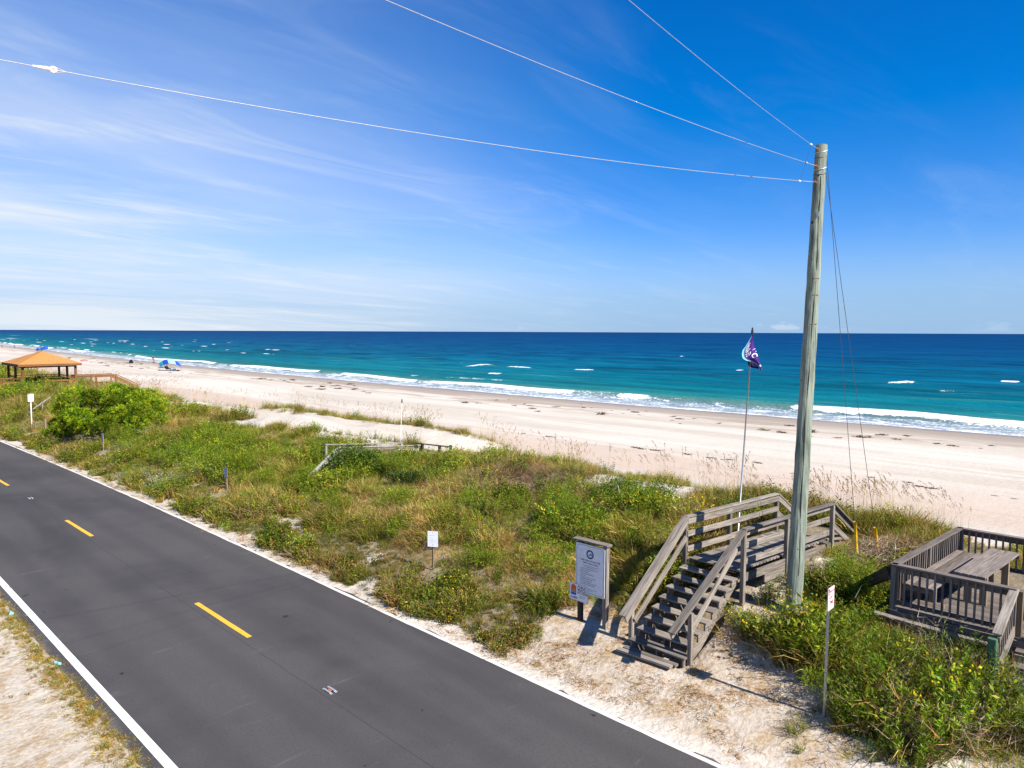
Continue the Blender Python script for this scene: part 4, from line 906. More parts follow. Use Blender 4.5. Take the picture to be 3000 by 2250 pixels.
# entrance ramp on the road side and railing towards the beach
for yy in (PY[0]+.1, PY[0]+1.5):
    board(gaz, 'ramp_rail', (PX[0]-.1, yy, gz0+.72), (PX[0]-1.5, yy, gz0+.72), .14, .05, CEDAR); board(gaz, 'ramp_rail', (PX[0]-.1, yy, gz0+.35), (PX[0]-1.5, yy, gz0+.35), .05, .15, CEDAR)
    board(gaz, 'ramp_rail', (PX[0]-1.5, yy, gz0+.72), (PX[0]-3.2, yy, gz0-.35), .14, .05, CEDAR); board(gaz, 'ramp_rail', (PX[0]-1.5, yy, gz0+.30), (PX[0]-3.2, yy, gz0-.75), .05, .15, CEDAR)
    for x, z in ((PX[0]-.12, gz0+.72), (PX[0]-1.5, gz0+.72), (PX[0]-3.1, gz0-.3)): post(gaz, x, yy, hz(x, yy)-.3, z, CEDAR, .14)
board(gaz, 'ramp_floor', (PX[0], PY[0]+.8, gz0), (PX[0]-1.5, PY[0]+.8, gz0), 1.4, .05, CEDAR); board(gaz, 'ramp_floor', (PX[0]-1.5, PY[0]+.8, gz0), (PX[0]-3.2, PY[0]+.8, gz0-1.0), 1.4, .05, CEDAR)
xr0, xr1, xr2 = PX[2], PX[2]+3.6, PX[2]+5.6
for yy in (PY[0]+.1, PY[0]+1.6):
    board(gaz, 'beach_rail', (xr0, yy, gz0+.80), (xr1, yy, gz0+.80), .15, .06, CEDAR); board(gaz, 'beach_rail', (xr0, yy, gz0+.66), (xr1, yy, gz0+.66), .05, .18, CEDAR)
    board(gaz, 'beach_rail', (xr1, yy, gz0+.80), (xr2, yy, gz0-.30), .15, .06, CEDAR); board(gaz, 'beach_rail', (xr1, yy, gz0+.55), (xr2, yy, gz0-.55), .05, .20, CEDAR)
    for x, z in ((xr0+1.8, gz0+.8), (xr1, gz0+.8), (xr2, gz0-.3)): post(gaz, x, yy, hz(x, yy)-.4, z, CEDAR, .14)
board(gaz, 'beach_floor', (xr0, PY[0]+.85, gz0), (xr1, PY[0]+.85, gz0), 1.5, .05, CEDAR); board(gaz, 'beach_floor', (xr1, PY[0]+.85, gz0), (xr2+.8, PY[0]+.85, gz0-1.5), 1.5, .05, PALE)
# whale on the roof
wh = thing('whale_figure', (apx.x, apx.y, apx.z), 'bright blue whale weathervane on the gazebo roof peak', 'weathervane')
dW = depth(apx); WB = simple('whale_blue', (.015, .10, .52), .45, .35, 0, .06)
wpts = [(690, 265), (700, 285), (725, 290), (760, 272), (800, 252), (850, 240), (882, 240), (885, 270), (878, 290), (840, 294), (800, 298), (760, 297), (730, 296), (705, 300), (685, 312), (670, 310), (672, 290), (685, 270)]
rgt = V(RT.tolist()); 
pw2 = [V(at_depth(x/6.32, 980+(y-10-(312-y)*.25)/6.32, dW)) for x, y in wpts]
fwv = V(FW[0], FW[1], 0).normalized(); n = len(pw2); cw2 = sum(pw2, V(0, 0, 0))/n
vs_ = [q-fwv*.05 for q in pw2]+[q+fwv*.05 for q in pw2]+[lerp(q, cw2, .25)-fwv*.16 for q in pw2]+[lerp(q, cw2, .25)+fwv*.16 for q in pw2]
fs = [(i, n+i, n+(i+1) % n, (i+1) % n) for i in range(n)]+[(i, (i+1) % n, 2*n+(i+1) % n, 2*n+i) for i in range(n)]+[(n+(i+1) % n, n+i, 3*n+i, 3*n+(i+1) % n) for i in range(n)]+[tuple(range(2*n, 3*n)), tuple(reversed(range(3*n, 4*n)))]
link('whale_body', mesh_of(vs_, fs), parent=wh, mat=WB); link('spindle', mesh_of(*tube([apx-V(0, 0, .2), apx+V(0, 0, .35)], .03, 6)), parent=wh, mat=DARKW)
# far beach crossing behind the gazebo
fr = thing('far_walkway_rail', (23, 107, hz(23, 107)), 'thin pale handrail of another beach crossing seen through the gazebo', 'railing')
fa, fb2, fc = V(at_depth(50, 1088, 112)), V(at_depth(90, 1087, 110)), V(at_depth(122, 1103, 108))
board(fr, 'handrail', fa, fb2, .14, .06, PALE); board(fr, 'handrail', fb2, fc, .14, .06, DARKW)
for q in (fa, fb2, fc): post(fr, q.x, q.y, hz(q.x, q.y)-.3, q.z, PALE, .12)
dr = thing('buried_rail', (16, 66, hz(16, 66)), 'pale plank handrail slanting out of the shrubs beside the pine bush', 'railing')
g1, g2 = V(at_z(148, 1163, 2.0)), V(at_z(98, 1198, 1.45)); board(dr, 'handrail', g1, g2, .11, .05, PALE); q = lerp(g1, g2, .5); post(dr, q.x, q.y, hz(q.x, q.y)-.2, q.z-.04, PALE, .10)

# ------------------------------------------------------------------ people and beach things
SKIN = simple('skin', (.45, .26, .18), .6, .3); HAIR = simple('dark_hair', (.03, .02, .015), .7, .2)
CL_BLUE = simple('blue_clothing', (.05, .12, .30), .85, .1); CL_DARK = simple('dark_clothing', (.02, .022, .035), .85, .1); CL_PINK = simple('pink_clothing', (.62, .22, .18), .85, .1); CL_RED = simple('red_fabric', (.55, .05, .06), .8, .1); STRAW = simple('straw_hat', (.50, .36, .18), .85, .1)
SKEL = {'stand': dict(hip=(0, 0, .93), chest=(.01, 0, 1.32), neck=(.01, 0, 1.47), head=(.03, 0, 1.60), lk=(.03, .10, .50), la=(0, .11, .07), lt=(.17, .12, .03), rk=(.05, -.10, .50), ra=(-.03, -.11, .07), rt=(.14, -.12, .03), ls=(0, .19, 1.40), le=(.02, .26, 1.12), lh=(.10, .25, .88), rs=(0, -.19, 1.40), re=(.03, -.26, 1.13), rh=(.16, -.22, .92)),
        'sit': dict(hip=(0, 0, .42), chest=(-.10, 0, .78), neck=(-.10, 0, .94), head=(-.07, 0, 1.08), lk=(.42, .10, .46), la=(.72, .11, .08), lt=(.88, .12, .06), rk=(.43, -.10, .47), ra=(.66, -.11, .08), rt=(.82, -.12, .05), ls=(-.10, .19, .87), le=(.05, .27, .64), lh=(.27, .22, .58), rs=(-.10, -.19, .87), re=(.05, -.27, .64), rh=(.27, -.22, .57)),
        'kneel': dict(hip=(0, 0, .36), chest=(.16, 0, .68), neck=(.22, 0, .82), head=(.28, 0, .94), lk=(.30, .12, .08), la=(-.12, .12, .07), lt=(-.26, .12, .05), rk=(.32, -.12, .08), ra=(-.10, -.12, .07), rt=(-.24, -.12, .05), ls=(.18, .18, .76), le=(.34, .22, .52), lh=(.46, .16, .30), rs=(.18, -.18, .76), re=(.34, -.22, .52), rh=(.46, -.14, .30))}
EDG = [('hip', 'chest'), ('chest', 'neck'), ('neck', 'head'), ('hip', 'lk'), ('lk', 'la'), ('la', 'lt'), ('hip', 'rk'), ('rk', 'ra'), ('ra', 'rt'), ('chest', 'ls'), ('ls', 'le'), ('le', 'lh'), ('chest', 'rs'), ('rs', 're'), ('re', 'rh')]
RAD = dict(hip=.15, chest=.155, neck=.06, head=.105, lk=.065, la=.042, lt=.035, rk=.065, ra=.042, rt=.035, ls=.065, le=.043, lh=.035, rs=.065, re=.043, rh=.035)
def person(pos, rz, pose, cloth_mat, lab, grp, hat=None):
    r = thing('person', pos, lab, 'person', grp, rz)
    S = SKEL[pose]; names = list(S); me = bpy.data.meshes.new('body'); me.from_pydata([S[n] for n in names], [(names.index(a), names.index(b)) for a, b in EDG], [])
    o = link('body', me, WM[r].copy(), r, SKIN); sk = o.modifiers.new('Skin', 'SKIN')
    for i, n in enumerate(names): me.skin_vertices[0].data[i].radius = (RAD[n]*(.8 if n in ('hip', 'chest') else 1), RAD[n]); me.skin_vertices[0].data[i].use_root = n == 'hip'
    sk.use_smooth_shade = True; o.modifiers.new('Sub', 'SUBSURF').levels = 1; o.modifiers['Sub'].render_levels = 2
    def sub(nm, pts, rads, mat):
        link(nm, mesh_of(*tube([V(p) for p in pts], rads, 10), smooth=True), WM[r].copy(), r, mat)
    h, c_, nk, hd = (V(S[k]) for k in ('hip', 'chest', 'neck', 'head'))
    sub('top', [h+V(0, 0, -.02), lerp(h, c_, .5), c_, lerp(c_, nk, .75)], [.17, .165, .185, .085], cloth_mat)
    for s in 'lr': sub('shorts', [h, lerp(h, V(S[s+'k']), .8)], [.145, .095], CL_DARK if cloth_mat is not CL_DARK else CL_BLUE)
    if hat: sub('hat', [hd+V(0, 0, .05), hd+V(0, 0, .07), hd+V(0, 0, .09), hd+V(0, 0, .17)], [.22, .22, .12, .09], hat)
    else: sub('hair', [hd+V(-.04, 0, -.06), hd+V(-.03, 0, .03), hd+V(-.01, 0, .09), hd+V(0, 0, .125)], [.08, .112, .10, .04], HAIR)
    return r
def bz(px, py):                                            # point on the open beach under a pixel
    z = -.4
    for _ in range(6): p = at_z(px, py, z); z = hz(p[0], p[1])
    return V(p[0], p[1], z)
tz = lambda x, y: (350+x/5.53, 980+y/5.53)
tc_ = bz(*tz(815, 588))
can = thing('beach_canopy', tc_, 'arched beach canopy of blue, teal and pale blue stripes shading two loungers', 'canopy')
FAB = [simple('canopy_teal', (.03, .30, .36), .7, .2), simple('canopy_blue', (.01, .07, .45), .7, .2), simple('canopy_pale', (.30, .68, .75), .7, .2), simple('canopy_royal', (.01, .12, .62), .7, .2)]
rgh = V(RT[0], RT[1], 0).normalized(); fwh = V(FW[0], FW[1], 0).normalized(); sc_ = depth(tc_)/2080/5.53
def arch(f_, dpt, lift=0):                                  # f_ 0..1 across, dpt towards/away from the camera
    x = (655+340*f_-815)*sc_; z = .62+.86*sin(pi*f_)**.75+.27*(dpt+1.3)+lift
    return tc_+rgh*x+(fwh*.85-rgh*.52)*dpt+V(0, 0, z)
bands = [(0, .14, 0), (.14, .36, 1), (.36, .46, 2), (.46, .58, 2), (.58, .78, 2), (.78, 1.0, 3)]
bands = [(0, .16, 0), (.16, .40, 1), (.40, .56, 2), (.56, .74, 2), (.74, 1.0, 3)]
for a, b, m in bands:
    vs_ = []; fs = []; nn, mm = 7, 5
    for l in (0, .015):
        for i in range(nn):
            for j in range(mm): vs_.append(arch(a+(b-a)*i/(nn-1), -1.3+2.6*j/(mm-1), l))
    k = nn*mm
    for i in range(nn-1):
        for j in range(mm-1): q = i*mm+j; fs += [(q, q+1, q+mm+1, q+mm), (k+q+mm, k+q+mm+1, k+q+1, k+q)]
    link('canopy_panel', mesh_of(vs_, fs, smooth=True), parent=can, mat=FAB[m])
for f_ in (0, .5, 1):
    for dp in (-1.28, 1.28):
        q = arch(f_, dp); g_ = V(q.x, q.y, hz(q.x, q.y)); 
        if f_ != .5: link('canopy_pole', mesh_of(*tube([g_, q], .02, 6)), parent=can, mat=GALV)
def chair(pos, rz, mat, lab):
    r = thing('beach_chair', pos, lab, 'beach chair', 'beach chairs under the canopy', rz); m = WM[r]
    def pb(nm, a, b, w, t_): board(r, nm, m @ V(a), m @ V(b), w, t_, mat)
    pb('seat', (-.22, 0, .30), (.28, 0, .36), .52, .03); pb('backrest', (-.22, 0, .30), (-.48, 0, .92), .52, .03)
    for s in (-1, 1):
        link('leg', mesh_of(*tube([m @ V(-.30, s*.26, .02), m @ V(.26, s*.26, .36)], .014, 5)), parent=r, mat=GALV); link('leg', mesh_of(*tube([m @ V(.30, s*.26, .02), m @ V(-.24, s*.26, .33)], .014, 5)), parent=r, mat=GALV); link('armrest', mesh_of(*tube([m @ V(-.36, s*.28, .62), m @ V(.22, s*.28, .56)], .02, 5)), parent=r, mat=GALV)
    return r
a_sea = atan2(rgh.y, rgh.x)
pc = bz(*tz(778, 585)); chair(pc, a_sea, CL_DARK, 'dark folding beach chair holding the person in the straw hat'); person(pc-V(0, 0, .03), a_sea, 'sit', CL_BLUE, 'person in blue with straw hat sitting in a chair under the canopy', 'people on the beach', STRAW)
pc = bz(*tz(868, 590)); chair(pc, a_sea+.5, CL_BLUE, 'blue folding beach chair standing empty under the canopy')
pb_ = bz(*tz(893, 592)); bag = thing('beach_bag', pb_, 'blue beach bag on the sand beside the empty chair', 'bag')
link('bag_body', mesh_of(*join([tube([pb_+V(0, 0, -.02), pb_+V(0, 0, .22), pb_+V(0, 0, .42)], [.26, .28, .20], 8)])), parent=bag, mat=CL_BLUE); link('strap', mesh_of(*tube([pb_+V(-.16, 0, .40), pb_+V(-.08, 0, .60), pb_+V(.08, 0, .60), pb_+V(.16, 0, .40)], .015, 5)), parent=bag, mat=CL_DARK)
def lump(name, lab, cat, px, py, r, h, mat, grp=None):
    p = bz(px, py); rs = random.Random(int(px)); v_, f_ = [], []
    for i, (z, k) in enumerate(((0, 1.), (.35, 1.05), (.7, .75), (1., .25))):
        for j in range(9): a = 2*pi*j/9; q = r*k*(1+rs.uniform(-.22, .22)); v_.append((p.x+q*cos(a), p.y+q*sin(a)*1.3, p.z-.01+h*z*(1+rs.uniform(-.1, .1))))
    for i in range(3):
        for j in range(9): f_.append((i*9+j, i*9+(j+1) % 9, (i+1)*9+(j+1) % 9, (i+1)*9+j))
    f_.append(tuple(range(27, 36))); return tag(link(name, mesh_of(v_, f_), mat=mat), lab, cat, grp)
lump('beach_towel', 'crumpled red towel on the sand beside the striped canopy', 'towel', *tz(952, 590), .35, .22, CL_RED)
lump('backpack', 'dark backpack dropped alone on the sand up the beach', 'backpack', *tz(188, 464), .45, .85, CL_DARK)
lump('beach_towel', 'crumpled pink towel lying behind the gazebo roof', 'towel', 247, 1058, .8, .5, CL_PINK)
p = bz(*tz(546, 440)); person(p, a_sea+2.5, 'stand', CL_DARK, 'person in dark clothes standing at the edge of the water', 'people on the beach')
p = bz(*tz(549, 467)); person(p, a_sea, 'kneel', CL_PINK, 'person in pink kneeling on the wet sand below the standing person', 'people on the beach')
p = bz(6, 1019); person(p, a_sea, 'sit', CL_DARK, 'person in dark clothes sitting on the sand far up the beach', 'people on the beach'); p = bz(43, 1022); person(p, a_sea+1, 'stand', CL_BLUE, 'person in blue standing far up the beach by the swash', 'people on the beach')
# litter by the road
TEALB = simple('teal_plastic', (.30, .62, .58), .35, .4)
for k, (x, y, a, lab) in enumerate(((4.03, 17.8, 1.9, 'crushed pale teal plastic bottle on the asphalt edge'), (3.98, 21.9, 1.5, 'small flattened pale green cup at the far road edge'))):
    b_ = thing('plastic_bottle' if k == 0 else 'plastic_cup', (x, y, .01), lab, 'bottle' if k == 0 else 'cup'); d = V(cos(a), sin(a), 0); p = V(x, y, .045)
    link('bottle_body' if k == 0 else 'cup_body', mesh_of(*tube([p-d*.13, p-d*.10, p-d*.02, p+d*.05, p+d*.09], [.025, .04, .026, .038, .018] if k == 0 else [.05, .045, .03, .028, .02], 8)), parent=b_, mat=TEALB)
    link('bottle_cap' if k == 0 else 'cup_rim', mesh_of(*tube([p+d*.09, p+d*.115] if k == 0 else [p-d*.135, p-d*.12], [.016, .016] if k == 0 else [.055, .055], 8)), parent=b_, mat=INK if k == 0 else TEALB)
# ------------------------------------------------------------------ plants
def leafmat(name, inst):
    t = NT(name); c = t.attr('col').outputs['Color']
    if inst: c = t.mix(1.0, c, t.attr('tint', 'INSTANCER').outputs['Color'], 'MULTIPLY')
    else:
        v = t.rng(t.objrand(), 0, 1, .82, 1.18, False); q = t.n('ShaderNodeCombineXYZ')
        for i in range(3): t.setin(q, i, v)
        c = t.mix(1.0, c, q.outputs[0], 'MULTIPLY')
    c = t.mix(1.0, c, (1.06, .99, .88) if inst else (1.02, .98, .88), 'MULTIPLY')
    d = t.n('ShaderNodeBsdfDiffuse'); t.setin(d, 'Color', c)
    tr = t.n('ShaderNodeBsdfTranslucent'); t.setin(tr, 'Color', t.mix(1.0, c, (1.25, 1.2, .55), 'MULTIPLY'))
    g = t.n('ShaderNodeBsdfGlossy'); t.setin(g, 'Roughness', .5); t.setin(g, 'Color', (.6, .6, .55, 1))
    m = t.n('ShaderNodeMixShader'); t.setin(m, 0, .32); t.l(d.outputs[0], m.inputs[1]); t.l(tr.outputs[0], m.inputs[2])
    m2 = t.n('ShaderNodeMixShader'); t.setin(m2, 0, .02); t.l(m.outputs[0], m2.inputs[1]); t.l(g.outputs[0], m2.inputs[2])
    t.l(m2.outputs[0], t.out.inputs[0]); return t.m
LEAF_I, LEAF_S = leafmat('foliage_scattered', True), leafmat('foliage', False)
class PM:
    def __init__(s, seed): s.v, s.f, s.c = [], [], []; s.r = random.Random(seed)
    def blade(s, p, d, L_, w, droop, col, seg=3):
        """grass blade as a tapering bent strip"""
        d = V(d).normalized(); side = d.cross(V(0, 0, 1))
        side = side.normalized() if side.length > 1e-3 else V(1, 0, 0)
        a = s.r.uniform(0, pi); side = (side*cos(a)+side.cross(d)*sin(a)).normalized()
        q = V(p); o = len(s.v); out = V(d.x, d.y, 0)
        for i in range(seg+1):
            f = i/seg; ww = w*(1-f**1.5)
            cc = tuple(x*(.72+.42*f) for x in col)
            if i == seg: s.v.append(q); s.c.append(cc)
            else: s.v += [q-side*ww/2, q+side*ww/2]; s.c += [cc, cc]
            dd = (d+V(out.x*droop*f*1.2, out.y*droop*f*1.2, -droop*f)).normalized(); q = q+dd*(L_/seg)
        for i in range(seg-1): s.f.append((o+2*i, o+2*i+1, o+2*i+3, o+2*i+2))
        s.f.append((o+2*seg-2, o+2*seg-1, o+2*seg))
    def leaf(s, p, d, L_, w, col):
        d = V(d).normalized(); u = V(s.r.uniform(-1, 1), s.r.uniform(-1, 1), s.r.uniform(-1, 1)); sd = d.cross(u)
        sd = sd.normalized() if sd.length > 1e-3 else V(1, 0, 0); p = V(p); o = len(s.v)
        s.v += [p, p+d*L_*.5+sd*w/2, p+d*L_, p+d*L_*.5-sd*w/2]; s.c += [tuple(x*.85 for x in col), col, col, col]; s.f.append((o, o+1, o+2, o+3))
    def stem(s, a, b, w, col):
        a, b = V(a), V(b); d = (b-a); sd = d.cross(V(0.3, .7, .2)).normalized(); s2 = d.cross(sd).normalized(); o = len(s.v)
        s.v += [a-sd*w/2, a+sd*w/2, a+s2*w*.8, b]; s.c += [col]*4; s.f += [(o, o+1, o+3), (o+1, o+2, o+3), (o+2, o, o+3)]
    def mesh(s, name, mat):
        me = mesh_of(s.v, s.f, name); a = me.attributes.new('col', 'FLOAT_COLOR', 'POINT'); a.data.foreach_set('color', np.array([tuple(c)+(1,) for c in s.c], np.float32).ravel()); me.materials.append(mat); return me
def jit(r, c, k=.25):
    b = 1+r.uniform(-k, k); return tuple(max(0, x*b*(1+r.uniform(-k*.4, k*.4))) for x in c)
G1, G2, TAN, STR, BRN = (.105, .140, .015), (.185, .20, .028), (.40, .30, .10), (.55, .44, .19), (.20, .125, .055)
H1, H2, H3 = (.088, .158, .008), (.150, .225, .012), (.245, .290, .020)
YEL = (.62, .45, .01)
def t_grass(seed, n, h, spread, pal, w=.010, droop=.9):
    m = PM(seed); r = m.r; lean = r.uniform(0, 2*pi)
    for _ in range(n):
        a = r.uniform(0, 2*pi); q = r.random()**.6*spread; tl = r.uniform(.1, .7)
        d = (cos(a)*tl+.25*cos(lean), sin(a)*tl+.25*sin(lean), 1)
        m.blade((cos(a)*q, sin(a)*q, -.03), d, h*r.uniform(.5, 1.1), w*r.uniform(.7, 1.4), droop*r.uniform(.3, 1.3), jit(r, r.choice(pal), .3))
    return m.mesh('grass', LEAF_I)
def t_herb(seed, n, h, spread, pal, leaf=.05, lw=.018, flower=0., perstem=13, dry=.08):
    m = PM(seed); r = m.r
    for _ in range(n):
        a = r.uniform(0, 2*pi); q = r.random()**.5*spread; tl = r.uniform(.05, .55); b = V(cos(a)*q*.5, sin(a)*q*.5, -.03)
        tip = b+V(cos(a)*tl, sin(a)*tl, 1).normalized()*h*r.uniform(.55, 1.1); m.stem(b, tip, .007, jit(r, (.10, .10, .03)))
        pc = r.choice(pal)
        for k in range(perstem):
            f = .18+.82*k/perstem+r.uniform(-.03, .03); p = b+(tip-b)*f; aa = r.uniform(0, 2*pi)
            c = jit(r, pc, .30) if r.random() > dry else jit(r, BRN, .4)
            m.leaf(p, (cos(aa), sin(aa), r.uniform(-.1, 1.1)), leaf*r.uniform(.6, 1.3), lw*r.uniform(.7, 1.3), c)
        if r.random() < flower:
            for _k in range(r.randint(2, 6)): m.leaf(tip+V(r.uniform(-.03, .03), r.uniform(-.03, .03), r.uniform(-.05, .02)), (r.uniform(-1, 1), r.uniform(-1, 1), .6), .019, .019, jit(r, YEL, .2))
    return m.mesh('herb', LEAF_I)
def t_fern(seed, n, h, pal):
    """feathery upright shoots (dog fennel / goldenrod)"""
    m = PM(seed); r = m.r
    for _ in range(n):
        a = r.uniform(0, 2*pi); tl = r.uniform(.05, .6); b = V(cos(a)*.08, sin(a)*.08, -.03); tip = b+V(cos(a)*tl, sin(a)*tl, 1).normalized()*h*r.uniform(.6, 1.1); pc = r.choice(pal)
        m.stem(b, tip, .008, jit(r, (.12, .12, .03)))
        for k in range(28):
            f = .15+.85*k/28; p = b+(tip-b)*f; aa = r.uniform(0, 2*pi); L_ = h*.10*(1.15-f)
            m.leaf(p, (cos(aa), sin(aa), .7), L_+.028, .009, jit(r, pc, .28))
    return m.mesh('fern', LEAF_I)
def t_dead(seed, n, h, cols, L_=.35):
    m = PM(seed); r = m.r
    for _ in range(n):
        a = r.uniform(0, 2*pi); p = V(r.uniform(-.2, .2), r.uniform(-.2, .2), r.uniform(-.02, h*.5)); d = V(cos(a), sin(a), r.uniform(-.1, .9)).normalized(); c = jit(r, r.choice(cols), .3)
        q = p+d*L_*r.uniform(.4, 1.1); m.stem(p, q, .008, c)
        for _k in range(2): m.stem(lerp(p, q, r.uniform(.3, .8)), lerp(p, q, .8)+V(r.uniform(-.12, .12), r.uniform(-.12, .12), r.uniform(-.02, .14)), .005, c)
    return m.mesh('twigs', LEAF_I)
def t_mat(seed, n, spread, pal, L_=.10):
    """thatch of dead blades lying on the sand"""
    m = PM(seed); r = m.r
    for _ in range(n):
        a = r.uniform(0, 2*pi); q = r.random()**.6*spread; b = r.uniform(0, 2*pi)
        m.blade((cos(a)*q, sin(a)*q, .0), (cos(b), sin(b), r.uniform(.05, .45)), L_*r.uniform(.5, 1.4), .008, .5, jit(r, r.choice(pal), .3), 2)
    return m.mesh('thatch', LEAF_I)
def tmpl(me):
    return bpy.data.objects.new(me.name+'_source', me)
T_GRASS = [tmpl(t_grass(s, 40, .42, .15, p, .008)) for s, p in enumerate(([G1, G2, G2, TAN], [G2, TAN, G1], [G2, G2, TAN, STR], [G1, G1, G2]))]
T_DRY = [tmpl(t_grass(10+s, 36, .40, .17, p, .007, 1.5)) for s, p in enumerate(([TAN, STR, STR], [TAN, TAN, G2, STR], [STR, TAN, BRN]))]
T_HERB = [tmpl(t_herb(20+s, 12, .36, .22, p, flower=f_)) for s, (p, f_) in enumerate((([H1, H2], .05), ([H2, H2, H3], .12), ([H1, G1], .0), ([H2, H3], .04)))]
T_LOW = [tmpl(t_herb(30+s, 13, .17, .20, p, .04, .016, f_, 8, .2)) for s, (p, f_) in enumerate((([H1, G2], .14), ([H2, TAN], .06), ([H2, G2], .08)))]
T_FERN = [tmpl(t_fern(40+s, 11, .62, p)) for s, p in enumerate(([H2, H3], [H1, H2], [H2, H2, H3]))]
T_DEAD = [tmpl(t_dead(50+s, 26, .30, p)) for s, p in enumerate(([(.22, .17, .13), (.30, .25, .20)], [(.17, .12, .11), (.24, .17, .16)], [STR, (.34, .29, .22)]))]
T_MAT = [tmpl(t_mat(60+s, 34, .20, p)) for s, p in enumerate(([TAN, (.34, .21, .08)], [(.36, .24, .10), BRN], [TAN, (.26, .21, .07), STR]))]
T_DUST = [tmpl(t_herb(70+s, 14, .30, .20, [(.36, .38, .30), (.24, .27, .17)], .035, .014, 0, 12, .15)) for s in range(2)]
def scatter(name, label, cat, P_, rz, sc, tint, templates, tiltamt=.12, seed=1):
    rs_ = np.random.RandomState(seed); n = len(P_)
    me = bpy.data.meshes.new(name); me.vertices.add(n); me.vertices.foreach_set('co', P_.astype(np.float32).ravel())
    rot = np.stack([rs_.normal(0, tiltamt, n), rs_.normal(0, tiltamt, n), rz], -1)
    a = me.attributes.new('rot', 'FLOAT_VECTOR', 'POINT'); a.data.foreach_set('vector', rot.astype(np.float32).ravel())
    a = me.attributes.new('scl', 'FLOAT', 'POINT'); a.data.foreach_set('value', sc.astype(np.float32))
    a = me.attributes.new('var', 'INT', 'POINT'); a.data.foreach_set('value', rs_.randint(0, len(templates), n).astype(np.int32))
    a = me.attributes.new('tint', 'FLOAT_COLOR', 'POINT'); a.data.foreach_set('color', np.concatenate([tint, np.ones((n, 1))], 1).astype(np.float32).ravel())
    o = tag(link(name, me), label, cat, kind='stuff')
    ng = bpy.data.node_groups.new(name, 'GeometryNodeTree')
    ng.interface.new_socket('Geometry', in_out='INPUT', socket_type='NodeSocketGeometry'); ng.interface.new_socket('Geometry', in_out='OUTPUT', socket_type='NodeSocketGeometry')
    gi_, go = ng.nodes.new('NodeGroupInput'), ng.nodes.new('NodeGroupOutput'); jn = ng.nodes.new('GeometryNodeJoinGeometry')
    def na(nm, ty):
        q = ng.nodes.new('GeometryNodeInputNamedAttribute'); q.data_type = ty; q.inputs[0].default_value = nm; return q.outputs[0]
    vr, sc_n, ro = na('var', 'INT'), na('scl', 'FLOAT'), na('rot', 'FLOAT_VECTOR')
    for k, T_ in enumerate(templates):
        oi = ng.nodes.new('GeometryNodeObjectInfo'); oi.inputs['Object'].default_value = T_; oi.inputs['As Instance'].default_value = False
        ip = ng.nodes.new('GeometryNodeInstanceOnPoints'); cp_ = ng.nodes.new('FunctionNodeCompare'); cp_.data_type = 'INT'; cp_.operation = 'EQUAL'
        ii = [s for s in cp_.inputs if s.type == 'INT']; ng.links.new(vr, ii[0]); ii[1].default_value = k
        ng.links.new(gi_.outputs[0], ip.inputs['Points']); ng.links.new(cp_.outputs[0], ip.inputs['Selection']); ng.links.new(oi.outputs['Geometry'], ip.inputs['Instance'])
        ng.links.new(ro, ip.inputs['Rotation']); ng.links.new(sc_n, ip.inputs['Scale']); ng.links.new(ip.outputs[0], jn.inputs[0])
    ng.links.new(jn.outputs[0], go.inputs[0])
    md = o.modifiers.new('scatter', 'NODES'); md.node_group = ng
    return o
# where plants may stand
def quad(a, b, wd):
    d = (V(b)-V(a)).normalized(); n = V(-d.y, d.x, 0)*wd/2; a, b = V(a), V(b); return [(q.x, q.y) for q in (a+n, b+n, b-n, a-n)]
KEEP = [[(12.5, 7.2), (15.5, 7.2), (15.5, 9.0), (12.5, 9.0)], quad(((R0+L0)/2), ((R0+L0)/2)+wdir*6.0, 1.5), [(16.0, 4.5), (20.7, 4.2), (20.7, -3), (16.0, -3)], [(14.3, .9), (16.3, .9), (16.3, 2.2), (14.3, 2.2)],
        [(PX[0]-3, PY[0]-.1), (PX[2]+.2, PY[0]-.1), (PX[2]+.2, PY[2]+.2), (PX[0]-.2, PY[2]+.2), (PX[0]-.3, PY[0]+1.6), (PX[0]-3, PY[0]+1.6)], [(17.0, 26.7), (21, 26.5), (21, 27.8), (17, 28.0)]]
SPOTS = [(float(q[0])+dx_, float(q[1])+dy_, .42) for q in (at_z(1269, 1672, .45), at_z(665, 1436, .45), at_z(303, 1322, .45)) for dx_, dy_ in ((0, 0), (-.45, -.45))]
def free(x, y):
    pin = ((x-14.7)*.66-(y-49.6)*.75)/3.3; pin2 = ((x-14.7)*.75+(y-49.6)*.66)/2.3
    ok = pin*pin+pin2*pin2 > .85
    for K in KEEP: ok &= ~in_poly(x, y, K)
    for px_, py_, rd in ((PB.x, PB.y, .25), (12.93, 4.47, .15), (13.27, 9.65, .2), (13.25, 10.38, .2), *SPOTS): ok &= (x-px_)**2+(y-py_)**2 > rd*rd
    return ok
R_ = np.random.RandomState(11)
def rnd_pts(x0, x1, y0, y1, dens):
    n = int((x1-x0)*(y1-y0)*dens); return R_.uniform(x0, x1, n), R_.uniform(y0, y1, n)
zones = [(11.2, 26, 1.0, 13, 78), (11.2, 26.5, 13, 26, 66), (10.6, 29.5, 26, 45, 42), (10, 29, 45, 70, 22), (8, 27, 70, 140, 9), (2, 34, 140, 330, 1.6)]
XS, YS, SZ = [], [], []
for z in zones:
    a, b = rnd_pts(*z); XS.append(a); YS.append(b); SZ.append(np.full(len(a), {78: 1., 66: 1., 42: 1.1, 22: 1.25, 9: 1.6, 1.6: 2.6}[z[4]]))
XS, YS, SZ = np.concatenate(XS), np.concatenate(YS), np.concatenate(SZ)
vm = vegmask(XS, YS); ok = (R_.rand(len(XS)) < vm*1.05) & free(XS, YS) & (vm > .06); XS, YS, SZ, vm = XS[ok], YS[ok], SZ[ok], vm[ok]
